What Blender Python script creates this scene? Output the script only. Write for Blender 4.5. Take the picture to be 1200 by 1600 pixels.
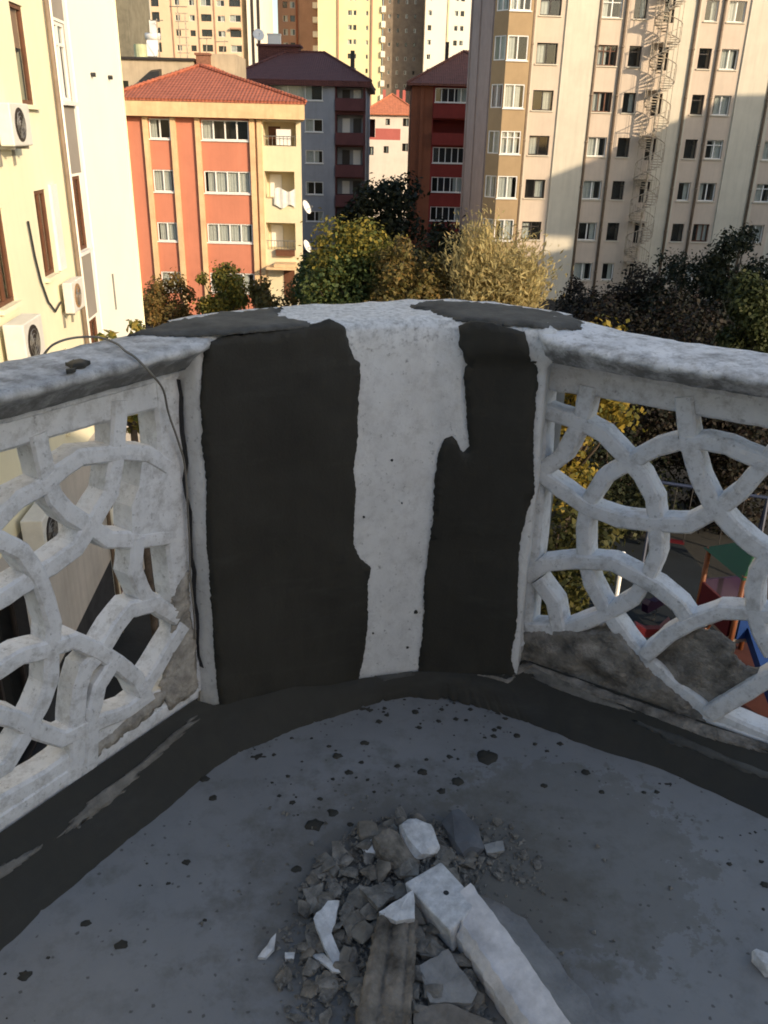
import bpy, bmesh, math, random
import numpy as np
from mathutils import Vector, Matrix, noise
from mathutils.geometry import delaunay_2d_cdt

for o in list(bpy.data.objects): bpy.data.objects.remove(o)
SC = bpy.context.scene
COL = SC.collection
R = math.radians
random.seed(7)

# ------------------------------------------------------------------ camera, sky, sun, exposure
cam = bpy.data.objects.new('camera', bpy.data.cameras.new('camera'))
COL.objects.link(cam)
SC.camera = cam
pitch, roll = R(24.1), R(1.4)
fw = Vector((0, math.cos(pitch), -math.sin(pitch)))
r0 = Vector((1, 0, 0)); u0 = r0.cross(fw)
rt = math.cos(roll)*r0 + math.sin(roll)*u0
up = rt.cross(fw)
cam.matrix_world = Matrix(((rt.x, up.x, -fw.x, 0), (rt.y, up.y, -fw.y, 0), (rt.z, up.z, -fw.z, 1.45), (0, 0, 0, 1)))
cam.data.sensor_fit = 'VERTICAL'; cam.data.sensor_height = 36; cam.data.lens = 36*1331/1600
cam.data.clip_start = .05; cam.data.clip_end = 3000

SUN_EL, SUN_AZ = 20, 135
world = bpy.data.worlds.new('World'); SC.world = world; world.use_nodes = True
wn = world.node_tree
sky = wn.nodes.new('ShaderNodeTexSky'); sky.sky_type = 'NISHITA'; sky.sun_disc = False
sky.sun_elevation = R(SUN_EL); sky.sun_rotation = R(SUN_AZ); sky.air_density = 1.2; sky.dust_density = 1.8; sky.ozone_density = 1.5
wn.links.new(sky.outputs[0], wn.nodes['Background'].inputs[0])
wn.nodes['Background'].inputs[1].default_value = 0.118
sl = bpy.data.lights.new('sun', 'SUN'); sl.energy = 2.75; sl.angle = R(.5); sl.color = (1, .80, .56)
so = bpy.data.objects.new('sun', sl); COL.objects.link(so)
sd = Vector((math.sin(R(SUN_AZ))*math.cos(R(SUN_EL)), math.cos(R(SUN_AZ))*math.cos(R(SUN_EL)), math.sin(R(SUN_EL))))
so.rotation_euler = sd.to_track_quat('Z', 'Y').to_euler(); so.location = (40, -40, 60)
vs = SC.view_settings
vs.view_transform = 'Standard'; vs.look = 'None'; vs.exposure = 1.0; vs.gamma = 1; vs.use_curve_mapping = False
SC.cycles.filter_width = 1.8; SC.cycles.max_bounces = 6; SC.cycles.transparent_max_bounces = 8

# ------------------------------------------------------------------ surveyed measurements (metres)
LATTICE_LEFT = {'T1': [(0.227, 0.909), (0.234, 0.813), (0.243, 0.771), (0.268, 0.729), (0.309, 0.687), (0.357, 0.634), (0.442, 0.598), (0.53, 0.573)], 'T2': [(0.426, 0.928), (0.405, 0.819), (0.377, 0.736), (0.317, 0.681), (0.276, 0.645), (0.188, 0.625), (0.091, 0.608), (0.009, 0.611)], 'T3': [(0.538, 0.746), (0.484, 0.793), (0.405, 0.819), (0.313, 0.835), (0.258, 0.82), (0.225, 0.802), (0.168, 0.795), (0.12, 0.769), (0.058, 0.73)], 'T5': [(0.435, 0.61), (0.416, 0.533), (0.439, 0.453), (0.48, 0.406), (0.529, 0.355)], 'T6': [(0.472, 0.424), (0.393, 0.444), (0.347, 0.418), (0.304, 0.379), (0.256, 0.361), (0.234, 0.32), (0.215, 0.246), (0.203, 0.156), (0.18, 0.096)], 'T7': [(0.051, 0.761), (0.113, 0.729), (0.153, 0.688), (0.177, 0.629), (0.19, 0.562), (0.195, 0.503), (0.178, 0.43), (0.168, 0.376), (0.135, 0.327), (0.087, 0.28), (0.041, 0.242), (-0.034, 0.243)], 'T8': [(0.008, 0.462), (0.065, 0.464), (0.116, 0.47), (0.18, 0.452), (0.237, 0.442), (0.291, 0.387), (0.339, 0.328), (0.385, 0.26), (0.405, 0.195), (0.351, 0.189), (0.253, 0.213), (0.173, 0.223), (0.112, 0.288), (0.074, 0.34), (0.01, 0.397)], 'T9': [(0.395, 0.215), (0.451, 0.256), (0.494, 0.291), (0.543, 0.328)], 'T10': [(0.257, 0.261), (0.233, 0.126), (0.222, 0.085)], 'T11': [(0.327, 0.339), (0.281, 0.302), (0.257, 0.247)]}
LATTICE_RIGHT = {'S1': [(0.351, 0.802), (0.298, 0.775), (0.243, 0.728), (0.182, 0.674), (0.154, 0.605), (0.148, 0.53), (0.159, 0.445), (0.185, 0.372), (0.233, 0.309), (0.29, 0.25), (0.337, 0.206), (0.369, 0.185)], 'S2': [(0.113, 0.896), (0.107, 0.806), (0.069, 0.705), (0.012, 0.647)], 'S3': [(-0.013, 0.815), (0.053, 0.807), (0.108, 0.801), (0.166, 0.782), (0.218, 0.742), (0.273, 0.699), (0.312, 0.645), (0.328, 0.579), (0.341, 0.508), (0.33, 0.444), (0.302, 0.365), (0.239, 0.297), (0.138, 0.215), (0.024, 0.179)], 'S4': [(0.004, 0.649), (0.075, 0.613), (0.153, 0.581), (0.234, 0.571), (0.317, 0.583), (0.402, 0.602), (0.451, 0.648), (0.501, 0.711), (0.534, 0.779), (0.566, 0.843)], 'S5': [(0.341, 0.91), (0.357, 0.851), (0.378, 0.789), (0.406, 0.726), (0.447, 0.667), (0.504, 0.619), (0.557, 0.587), (0.621, 0.566)], 'S6': [(0.352, 0.8), (0.408, 0.814), (0.456, 0.813), (0.504, 0.8), (0.578, 0.782)], 'S7': [(0.008, 0.34), (0.056, 0.392), (0.139, 0.426), (0.235, 0.448), (0.3, 0.433), (0.357, 0.416), (0.416, 0.383), (0.456, 0.341)], 'S8': [(0.04, 0.34), (0.094, 0.286), (0.118, 0.208)], 'S9': [(0.356, 0.213), (0.407, 0.297), (0.458, 0.353), (0.515, 0.401), (0.582, 0.42), (0.648, 0.43)], 'S10': [(0.598, 0.583), (0.575, 0.532), (0.575, 0.488), (0.588, 0.426), (0.612, 0.375), (0.648, 0.328)], 'S12': [(0.538, 0.106), (0.603, 0.195), (0.659, 0.272), (0.702, 0.332)]}
FRAME_LEFT = {'top': [(0.149, 0.93), (0.327, 0.927), (0.548, 0.921)], 'bot': [(0.009, 0.15), (0.13, 0.142), (0.268, 0.155), (0.442, 0.158), (0.543, 0.159)], 'side': [(0.552, 0.917), (0.539, 0.561), (0.545, 0.347), (0.542, 0.149)]}
FRAME_RIGHT = {'top': [(-0.014, 0.902), (0.18, 0.907), (0.338, 0.906), (0.525, 0.905)], 'bot': [(0.342, 0.203), (0.43, 0.147), (0.547, 0.096), (0.685, 0.082)], 'side': [(-0.014, 0.898), (-0.001, 0.648), (0.004, 0.597), (0.01, 0.457), (0.005, 0.324), (0.017, 0.11)]}
SOLID_LEFT = [(0.464, 0.778), (0.485, 0.795), (0.577, 0.768), (0.555, 0.554), (0.433, 0.603), (0.417, 0.617), (0.424, 0.688), (0.45, 0.727)]
MORTAR_RIGHT = [(-0.002, 0.155), (0.077, 0.198), (0.205, 0.234), (0.285, 0.258), (0.315, 0.221), (0.365, 0.184), (0.431, 0.143), (0.499, 0.109), (0.549, 0.087), (0.51, 0.041), (0.39, -0.013), (0.24, -0.048), (0.087, -0.072), (0.026, -0.044), (-0.002, 0.052)]
INFILL_RIGHT = [(0.375, 0.197), (0.411, 0.271), (0.464, 0.317), (0.507, 0.324), (0.562, 0.304), (0.559, 0.277), (0.592, 0.254), (0.633, 0.261), (0.588, 0.198), (0.542, 0.123), (0.497, 0.122)]
WALL_PATH = [(-0.415, 1.812), (-0.24, 1.9), (-0.06, 1.975), (0.111, 2.022), (0.25, 2.015), (0.38, 1.99)]
PATCH_LEFT = [(0.017, 0.996), (0.025, 1.023), (0.058, 1.033), (0.167, 1.038), (0.257, 1.044), (0.31, 1.057), (0.346, 1.036), (0.359, 0.991), (0.367, 0.967), (0.385, 0.948), (0.382, 0.873), (0.381, 0.809), (0.379, 0.744), (0.369, 0.686), (0.378, 0.625), (0.37, 0.555), (0.372, 0.482), (0.39, 0.439), (0.422, 0.401), (0.409, 0.355), (0.417, 0.265), (0.408, 0.186), (0.401, 0.103), (0.387, 0.031), (0.278, -0.017), (0.131, -0.017), (-0.002, -0.016), (-0.001, 0.071), (-0.003, 0.226), (-0.004, 0.376), (-0.0, 0.633), (0.004, 0.791), (0.004, 0.911)]
PATCH_RIGHT = [(0.622, 1.034), (0.65, 1.047), (0.718, 1.044), (0.782, 1.034), (0.793, 0.993), (0.799, 0.961), (0.812, 0.962), (0.823, 0.846), (0.826, 0.747), (0.831, 0.627), (0.82, 0.537), (0.813, 0.481), (0.826, 0.29), (0.826, 0.189), (0.824, 0.126), (0.837, 0.064), (0.845, 0.011), (0.726, -0.009), (0.58, -0.009), (0.568, 0.056), (0.571, 0.204), (0.573, 0.365), (0.58, 0.517), (0.587, 0.626), (0.59, 0.703), (0.604, 0.748), (0.622, 0.759), (0.636, 0.746), (0.65, 0.72), (0.664, 0.734), (0.659, 0.784), (0.647, 0.898), (0.652, 0.946), (0.64, 0.969), (0.626, 0.991)]
PATCH_TOP_LEFT = [(-0.571, 1.794), (-0.558, 1.893), (-0.511, 1.962), (-0.42, 2.026), (-0.329, 2.077), (-0.259, 2.07), (-0.263, 1.978), (-0.2, 1.949), (-0.184, 1.903), (-0.259, 1.841), (-0.351, 1.775), (-0.399, 1.782), (-0.482, 1.791)]
PATCH_TOP_RIGHT = [(0.052, 2.193), (0.153, 2.25), (0.256, 2.273), (0.35, 2.223), (0.42, 2.155), (0.455, 2.088), (0.423, 2.002), (0.351, 1.972), (0.284, 1.964), (0.228, 1.993), (0.164, 2.014), (0.128, 2.087)]
COVE_FLOOR = [(-0.715, 1.137), (-0.652, 1.25), (-0.577, 1.369), (-0.497, 1.494), (-0.409, 1.646), (-0.365, 1.706), (-0.284, 1.771), (-0.223, 1.817), (-0.158, 1.854), (-0.057, 1.914), (0.013, 1.951), (0.085, 1.977), (0.192, 1.964), (0.296, 1.928), (0.41, 1.863), (0.517, 1.788), (0.606, 1.742), (0.708, 1.697), (0.811, 1.621), (0.917, 1.536)]
X_STREAK = [(-0.771, 1.258, -0.031), (-0.727, 1.325, -0.004), (-0.673, 1.407, 0.004), (-0.618, 1.491, -0.031), (-0.584, 1.543, 0.009), (-0.54, 1.61, 0.027), (-0.488, 1.689, 0.021), (-0.447, 1.751, -0.014), (-0.485, 1.694, -0.024), (-0.553, 1.591, -0.005), (-0.591, 1.533, -0.011), (-0.637, 1.462, -0.022), (-0.719, 1.336, -0.016), (-0.758, 1.277, -0.026)]
BLOBS = [(0.276, 1.725, 0.032), (-0.103, 1.716, 0.016), (-0.102, 1.523, 0.016), (-0.143, 1.482, 0.025), (-0.168, 1.355, 0.015), (-0.035, 1.768, 0.013), (0.098, 1.906, 0.013), (0.196, 1.633, 0.021), (0.155, 1.599, 0.013), (0.0, 1.86, 0.012), (0.108, 1.838, 0.01), (-0.421, 1.623, 0.015), (-0.388, 1.559, 0.013), (-0.572, 1.206, 0.013), (-0.488, 1.158, 0.016), (-0.647, 1.089, 0.015), (0.519, 1.679, 0.015), (0.022, 1.889, 0.009), (0.172, 1.923, 0.009), (-0.041, 1.694, 0.009), (-0.071, 1.658, 0.012), (-0.135, 1.567, 0.009), (-0.469, 1.577, 0.007), (0.344, 1.887, 0.01), (0.252, 1.926, 0.009), (0.474, 1.786, 0.01), (0.322, 1.846, 0.009), (-0.22, 1.641, 0.007), (-0.007, 1.593, 0.007), (-0.109, 1.634, 0.007), (-0.339, 1.22, 0.006), (-0.256, 1.618, 0.006), (0.048, 1.685, 0.01), (0.111, 1.664, 0.015), (0.544, 1.612, 0.009), (0.407, 1.63, 0.01)]
CAP = {'lu': [(-0.649, 1.377, 1.03), (-0.571, 1.493, 1.03), (-0.484, 1.636, 1.03), (-0.395, 1.841, 1.03)], 'll': [(-0.689, 1.446, 0.965), (-0.603, 1.562, 0.965), (-0.529, 1.689, 0.965), (-0.409, 1.872, 0.965)], 'ru': [(0.318, 1.838, 1.03), (0.468, 1.795, 1.03), (0.616, 1.766, 1.03), (0.743, 1.631, 1.03)], 'rl': [(0.349, 2.0, 0.965), (0.468, 1.951, 0.965), (0.571, 1.892, 0.965), (0.688, 1.807, 0.965), (0.794, 1.724, 0.965)], 'back': [(-0.767, 1.661, 1.045), (-0.682, 1.743, 1.045), (-0.575, 1.829, 1.045), (-0.508, 1.951, 1.045), (-0.427, 2.059, 1.045), (-0.27, 2.161, 1.045), (-0.112, 2.225, 1.045), (0.054, 2.302, 1.045), (0.157, 2.316, 1.045), (0.291, 2.287, 1.045), (0.41, 2.188, 1.045), (0.517, 2.081, 1.045), (0.631, 1.993, 1.045), (0.732, 1.897, 1.045), (0.813, 1.814, 1.045)]}
WIRE = [(-0.609, 1.55, 1.075), (-0.603, 1.603, 1.075), (-0.563, 1.629, 1.075), (-0.513, 1.586, 1.075), (-0.461, 1.506, 1.075), (-0.42, 1.429, 1.075), (-0.482, 1.698, 0.964), (-0.467, 1.721, 0.895), (-0.454, 1.741, 0.824), (-0.448, 1.75, 0.768), (-0.451, 1.746, 0.662), (-0.456, 1.738, 0.503), (-0.457, 1.737, 0.329)]
SHADE_PROFILE = [(49.28, 13.121), (54.86, 11.535), (56.631, 11.032), (56.282, 15.033), (54.66, 15.57), (54.595, 16.411), (57.11, 16.919), (59.11, 17.431), (61.033, 18.165), (62.405, 18.416), (64.371, 19.12), (66.584, 18.57)]  # back-projected from the shadow edge, not surveyed
TREES = {'b1': (-12.35, 48, -5.89, 1.7), 'b2': (-8.87, 46, -4.96, 1.63), 'b3': (-5.93, 44, -5.15, 1.67), 'c0': (-3.34, 42, -3.62, 1.33), 'c1': (-1.75, 40, -2.24, 2.27), 'c2': (0.79, 37, -2.59, 1.81), 'd': (4.35, 37, -2.2, 2.1), 'e1': (-0.47, 78, -0.19, 2.95), 'e2': (3.75, 72, -4.07, 3.52), 'e3': (-3.23, 80, -3.52, 2.02), 'f1': (10.73, 50, -5.18, 2.17), 'f2': (13.29, 47, -4.47, 2.22), 'f3': (15.29, 45, -3.01, 2.31), 'f4': (16.48, 42, -1.72, 1.72), 'f5': (12.68, 30, -2.13, 1.06), 'f6': (9.46, 38, -5.13, 2.55), 'f7': (12.32, 34, -4.22, 2.28), 'f8': (7.74, 26, -4.48, 2.05), 'f9': (10.53, 26, -4.71, 2.05), 'ny': (3.29, 14, -1.06, 1.05), 'nl': (-3.73, 12, -0.77, 0.43)}
SHARDS = {'A': [(-0.22, 1.134, 0.012), (-0.19, 1.178, 0.012), (-0.191, 1.149, 0.012), (-0.205, 1.132, 0.012)], 'B': [(-0.118, 1.188, 0.02), (-0.093, 1.229, 0.02), (-0.07, 1.236, 0.02), (-0.076, 1.196, 0.02), (-0.087, 1.17, 0.02), (-0.069, 1.131, 0.02), (-0.057, 1.126, 0.02), (-0.073, 1.109, 0.02), (-0.092, 1.139, 0.02)], 'C': [(-0.12, 1.141, 0.012), (-0.096, 1.142, 0.012), (-0.06, 1.092, 0.012), (-0.074, 1.095, 0.012)], 'D': [(0.009, 1.2, 0.05), (0.077, 1.243, 0.05), (0.079, 1.183, 0.05), (0.042, 1.18, 0.05)], 'E': [(-0.033, 1.264, 0.035), (-0.001, 1.275, 0.035), (0.041, 1.263, 0.035), (0.007, 1.216, 0.035)], 'F': [(0.052, 1.441, 0.05), (0.074, 1.468, 0.05), (0.11, 1.472, 0.05), (0.137, 1.425, 0.05), (0.128, 1.378, 0.05), (0.073, 1.371, 0.05)], 'G': [(-0.03, 1.405, 0.012), (-0.01, 1.42, 0.012), (0.01, 1.412, 0.012), (-0.001, 1.384, 0.012), (-0.021, 1.387, 0.012)], 'H': [(-0.169, 1.141, 0.012), (-0.15, 1.142, 0.012), (-0.15, 1.129, 0.012), (-0.167, 1.129, 0.012)], 'I': [(-0.149, 1.286, 0.012), (-0.107, 1.299, 0.012), (-0.111, 1.255, 0.012), (-0.128, 1.228, 0.012)], 'J': [(-0.069, 1.21, 0.012), (-0.032, 1.234, 0.012), (-0.024, 1.197, 0.012), (-0.048, 1.167, 0.012)], 'K': [(0.087, 1.106, 0.03), (0.142, 1.137, 0.03), (0.19, 1.055, 0.03), (0.179, 1.036, 0.03), (0.104, 1.038, 0.03)], 'L': [(0.16, 1.445, 0.03), (0.186, 1.509, 0.03), (0.224, 1.516, 0.03), (0.234, 1.467, 0.03), (0.209, 1.383, 0.03), (0.16, 1.386, 0.03)], 'M': [(0.013, 1.451, 0.02), (0.053, 1.418, 0.02), (0.08, 1.362, 0.02), (0.049, 1.33, 0.02), (0.018, 1.36, 0.02)], 'N': [(-0.046, 1.451, 0.012), (-0.032, 1.471, 0.012), (0.006, 1.468, 0.012), (0.005, 1.436, 0.012), (-0.024, 1.42, 0.012)], 'O': [(0.238, 1.419, 0.012), (0.281, 1.43, 0.012), (0.283, 1.406, 0.012), (0.243, 1.399, 0.012)], 'Q': [(0.713, 1.157, 0.012), (0.766, 1.169, 0.012), (0.75, 1.134, 0.012), (0.715, 1.099, 0.012), (0.7, 1.112, 0.012)], 'P': [(0.007, 1.197, 0.04), (0.082, 1.199, 0.04), (0.066, 0.965, 0.04), (-0.033, 0.963, 0.04)], 'V': [(0.073, 1.032, 0.02), (0.137, 1.038, 0.02), (0.214, 1.006, 0.02), (0.198, 0.96, 0.02), (0.077, 0.957, 0.02)]}
BEAM = {'block': [(0.059, 1.266, 0.075), (0.137, 1.323, 0.075), (0.183, 1.255, 0.075), (0.104, 1.199, 0.075)], 'ridge': [(0.146, 1.235, 0.07), (0.192, 1.26, 0.075), (0.268, 1.121, 0.072), (0.334, 0.981, 0.07), (0.389, 0.864, 0.07)], 'left': [(0.134, 1.221, 0.03), (0.193, 1.098, 0.03), (0.245, 0.99, 0.03), (0.295, 0.886, 0.03)], 'right': [(0.23, 1.278, 0.06), (0.349, 1.275, 0.01), (0.403, 1.162, 0.004), (0.493, 1.025, 0.003), (0.547, 0.909, 0.003)]}
HEAP = [(-0.155, 1.305), (-0.041, 1.489), (0.077, 1.523), (0.164, 1.476), (0.239, 1.35), (0.151, 1.266), (0.206, 1.02), (-0.149, 1.011), (-0.181, 1.084), (-0.173, 1.225)]
HEAP_RIGHT = [(0.182, 1.526), (0.299, 1.51), (0.369, 1.389), (0.361, 1.304), (0.289, 1.318), (0.227, 1.367)]
G = -10.0          # street level; the balcony floor is z = 0

# ------------------------------------------------------------------ materials
def nodes(name):
    m = bpy.data.materials.new(name); m.use_nodes = True
    nt = m.node_tree
    return m, nt, nt.nodes['Principled BSDF']
def N(nt, t, **kw):
    n = nt.nodes.new(t)
    for k, v in kw.items():
        if k in n.inputs: n.inputs[k].default_value = v
        else: setattr(n, k, v)
    return n
def noise_n(nt, scale, detail=4, rough=.6, vec=None):
    n = N(nt, 'ShaderNodeTexNoise', Scale=scale, Detail=detail, Roughness=rough)
    if vec is not None: nt.links.new(vec, n.inputs['Vector'])
    return n
def ramp(nt, src, stops):
    r = nt.nodes.new('ShaderNodeValToRGB'); cr = r.color_ramp
    while len(cr.elements) < len(stops): cr.elements.new(.5)
    for e, (p, c) in zip(cr.elements, stops):
        e.position = p; e.color = (*c, 1) if len(c) == 3 else c
    nt.links.new(src, r.inputs[0]); return r
def mixc(nt, fac, a, b):
    m = nt.nodes.new('ShaderNodeMix'); m.data_type = 'RGBA'
    for sock, v in ((m.inputs[0], fac), (m.inputs[6], a), (m.inputs[7], b)):
        if hasattr(v, 'links'): nt.links.new(v, sock)
        elif isinstance(v, (int, float)): sock.default_value = v
        else: sock.default_value = (*v, 1)
    return m.outputs[2]
def bump(nt, bs, src, strength=.3, dist=.01):
    b = N(nt, 'ShaderNodeBump', Strength=strength, Distance=dist)
    nt.links.new(src, b.inputs['Height'])
    prev = bs.inputs['Normal'].links
    if prev: nt.links.new(prev[0].from_socket, b.inputs['Normal'])
    nt.links.new(b.outputs[0], bs.inputs['Normal'])
MATS = {}
def mat(name, col, rough=.8, var=.12, scale=3., bstr=.2, bscale=40., bdist=.005, streak=0., metal=0.):
    """plain coloured surface with mottling, optional vertical dirt streaks and fine relief"""
    if name in MATS: return MATS[name]
    m, nt, bs = nodes(name)
    tc = nt.nodes.new('ShaderNodeTexCoord').outputs['Object']
    n1 = noise_n(nt, scale, 6, .65, tc)
    lo = tuple(c*(1-var*1.6) for c in col); hi = tuple(min(1, c*(1+var)) for c in col)
    c = ramp(nt, n1.outputs[0], [(.3, lo), (.7, hi)]).outputs[0]
    if streak:
        mp = N(nt, 'ShaderNodeMapping'); mp.inputs['Scale'].default_value = (3, 3, .22)
        nt.links.new(tc, mp.inputs[0])
        n2 = noise_n(nt, 1.6, 5, .6, mp.outputs[0])
        f = ramp(nt, n2.outputs[0], [(.45, (0, 0, 0)), (.8, (streak,)*3)]).outputs[0]
        c = mixc(nt, f, c, tuple(x*.45 for x in col))
    nt.links.new(c, bs.inputs['Base Color'])
    bs.inputs['Roughness'].default_value = rough; bs.inputs['Metallic'].default_value = metal
    bs.inputs['Specular IOR Level'].default_value = .3
    if bstr:
        bump(nt, bs, noise_n(nt, bscale, 4, .6, tc).outputs[0], bstr, bdist)
    MATS[name] = m; return m

def mat_old_paint(name, grime=.35, specks=.6, warm=(.80, .80, .80), top=None):
    """chipped old white paint over cement: grey rubbing, pits and dark specks"""
    m, nt, bs = nodes(name)
    tc = nt.nodes.new('ShaderNodeTexCoord').outputs['Object']
    a = noise_n(nt, 9, 6, .7, tc); b = noise_n(nt, 70, 5, .7, tc); d = noise_n(nt, 28, 6, .75, tc)
    c = ramp(nt, a.outputs[0], [(.3, tuple(x*.84 for x in warm)), (.65, warm)]).outputs[0]
    f = ramp(nt, d.outputs[0], [(.48, (0, 0, 0)), (.72, (grime,)*3)]).outputs[0]
    c = mixc(nt, f, c, (.21, .185, .15))
    if top:                                                   # the upper rim has lost most of its paint
        sp = nt.nodes.new('ShaderNodeSeparateXYZ'); nt.links.new(tc, sp.inputs[0])
        mr = N(nt, 'ShaderNodeMapRange'); nt.links.new(sp.outputs[2], mr.inputs[0])
        for k_, v_ in enumerate((top-.06, top+.06, 0, .2)): mr.inputs[k_+1].default_value = v_
        ad = N(nt, 'ShaderNodeMath', operation='ADD'); nt.links.new(b.outputs[0], ad.inputs[0]); nt.links.new(mr.outputs[0], ad.inputs[1])
        c = mixc(nt, ramp(nt, ad.outputs[0], [(.60, (0, 0, 0)), (.80, (.5,)*3)]).outputs[0], c, (.19, .185, .175))
    f2 = ramp(nt, b.outputs[0], [(.60, (0, 0, 0)), (.70, (specks,)*3)]).outputs[0]
    c = mixc(nt, f2, c, (.07, .066, .06))
    nt.links.new(c, bs.inputs['Base Color'])
    bs.inputs['Roughness'].default_value = .75; bs.inputs['Specular IOR Level'].default_value = .25
    bump(nt, bs, b.outputs[0], .35, .003); bump(nt, bs, d.outputs[0], .35, .006)
    MATS[name] = m; return m

def mat_coping(name, base, top_dirt, face_dirt):
    """old coping paint: the top is scuffed and speckled, the weathered front edge is crusted with dark grime"""
    m, nt, bs = nodes(name)
    geo = nt.nodes.new('ShaderNodeTexCoord').outputs['Object']
    sp = nt.nodes.new('ShaderNodeSeparateXYZ'); nt.links.new(geo, sp.inputs[0])
    a = noise_n(nt, 11, 7, .72, geo); b = noise_n(nt, 75, 5, .75, geo); d = noise_n(nt, 19, 7, .72, geo)
    c = ramp(nt, a.outputs[0], [(.3, tuple(x*.72 for x in base)), (.62, base)]).outputs[0]
    fz = N(nt, 'ShaderNodeMapRange'); nt.links.new(sp.outputs[2], fz.inputs[0])
    fz.inputs[1].default_value = 1.022; fz.inputs[2].default_value = .985; fz.inputs[3].default_value = 0; fz.inputs[4].default_value = .16
    s = N(nt, 'ShaderNodeMath', operation='ADD'); nt.links.new(d.outputs[0], s.inputs[0]); nt.links.new(fz.outputs[0], s.inputs[1])
    f = ramp(nt, s.outputs[0], [(.46-top_dirt, (0, 0, 0)), (.72-top_dirt*.6, (face_dirt,)*3)]).outputs[0]
    c = mixc(nt, f, c, (.125, .12, .11))
    f2 = ramp(nt, b.outputs[0], [(.545, (0, 0, 0)), (.67, (.6,)*3)]).outputs[0]
    c = mixc(nt, f2, c, (.20, .195, .185))
    nt.links.new(c, bs.inputs['Base Color']); bs.inputs['Roughness'].default_value = .85; bs.inputs['Specular IOR Level'].default_value = .2
    bump(nt, bs, b.outputs[0], .45, .003); bump(nt, bs, d.outputs[0], .25, .005)
    MATS[name] = m; return m

def mat_cement():
    m, nt, bs = nodes('fresh_cement')
    tc = nt.nodes.new('ShaderNodeTexCoord').outputs['Object']
    a = noise_n(nt, 3.5, 6, .65, tc)
    mp = N(nt, 'ShaderNodeMapping'); mp.inputs['Scale'].default_value = (26, 26, 5); mp.inputs['Rotation'].default_value = (.3, .2, .5)
    nt.links.new(tc, mp.inputs[0])
    t = noise_n(nt, 1.3, 4, .6, mp.outputs[0]); g = noise_n(nt, 160, 3, .6, tc)
    c = ramp(nt, a.outputs[0], [(.25, (.026, .024, .019)), (.5, (.037, .0345, .0275)), (.75, (.052, .049, .040))]).outputs[0]
    c2 = ramp(nt, t.outputs[0], [(.3, (.93, .93, .93)), (.7, (1.06, 1.06, 1.06))]).outputs[0]
    mm = nt.nodes.new('ShaderNodeMix'); mm.data_type = 'RGBA'; mm.blend_type = 'MULTIPLY'; mm.inputs[0].default_value = 1
    nt.links.new(c, mm.inputs[6]); nt.links.new(c2, mm.inputs[7])
    nt.links.new(mm.outputs[2], bs.inputs['Base Color'])
    # faint trowel sweeps, paler where the skin has dried
    mp2 = N(nt, 'ShaderNodeMapping'); mp2.inputs['Rotation'].default_value = (.2, .7, .4); mp2.inputs['Scale'].default_value = (2.2, 2.2, 9); nt.links.new(tc, mp2.inputs[0])
    sw_ = noise_n(nt, 1.5, 5, .7, mp2.outputs[0]); bump(nt, bs, sw_.outputs[0], .25, .004)
    dry = ramp(nt, sw_.outputs[0], [(.55, (0, 0, 0)), (.75, (.35,)*3)]).outputs[0]
    nt.links.new(mixc(nt, dry, mm.outputs[2], (.075, .071, .06)), bs.inputs['Base Color'])
    r = ramp(nt, a.outputs[0], [(.3, (.5,)*3), (.7, (.92,)*3)]); nt.links.new(r.outputs[0], bs.inputs['Roughness'])
    bs.inputs['Specular IOR Level'].default_value = .3
    bump(nt, bs, g.outputs[0], .35, .002); bump(nt, bs, t.outputs[0], .18, .003); bump(nt, bs, a.outputs[0], .45, .012)
    return m

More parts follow.
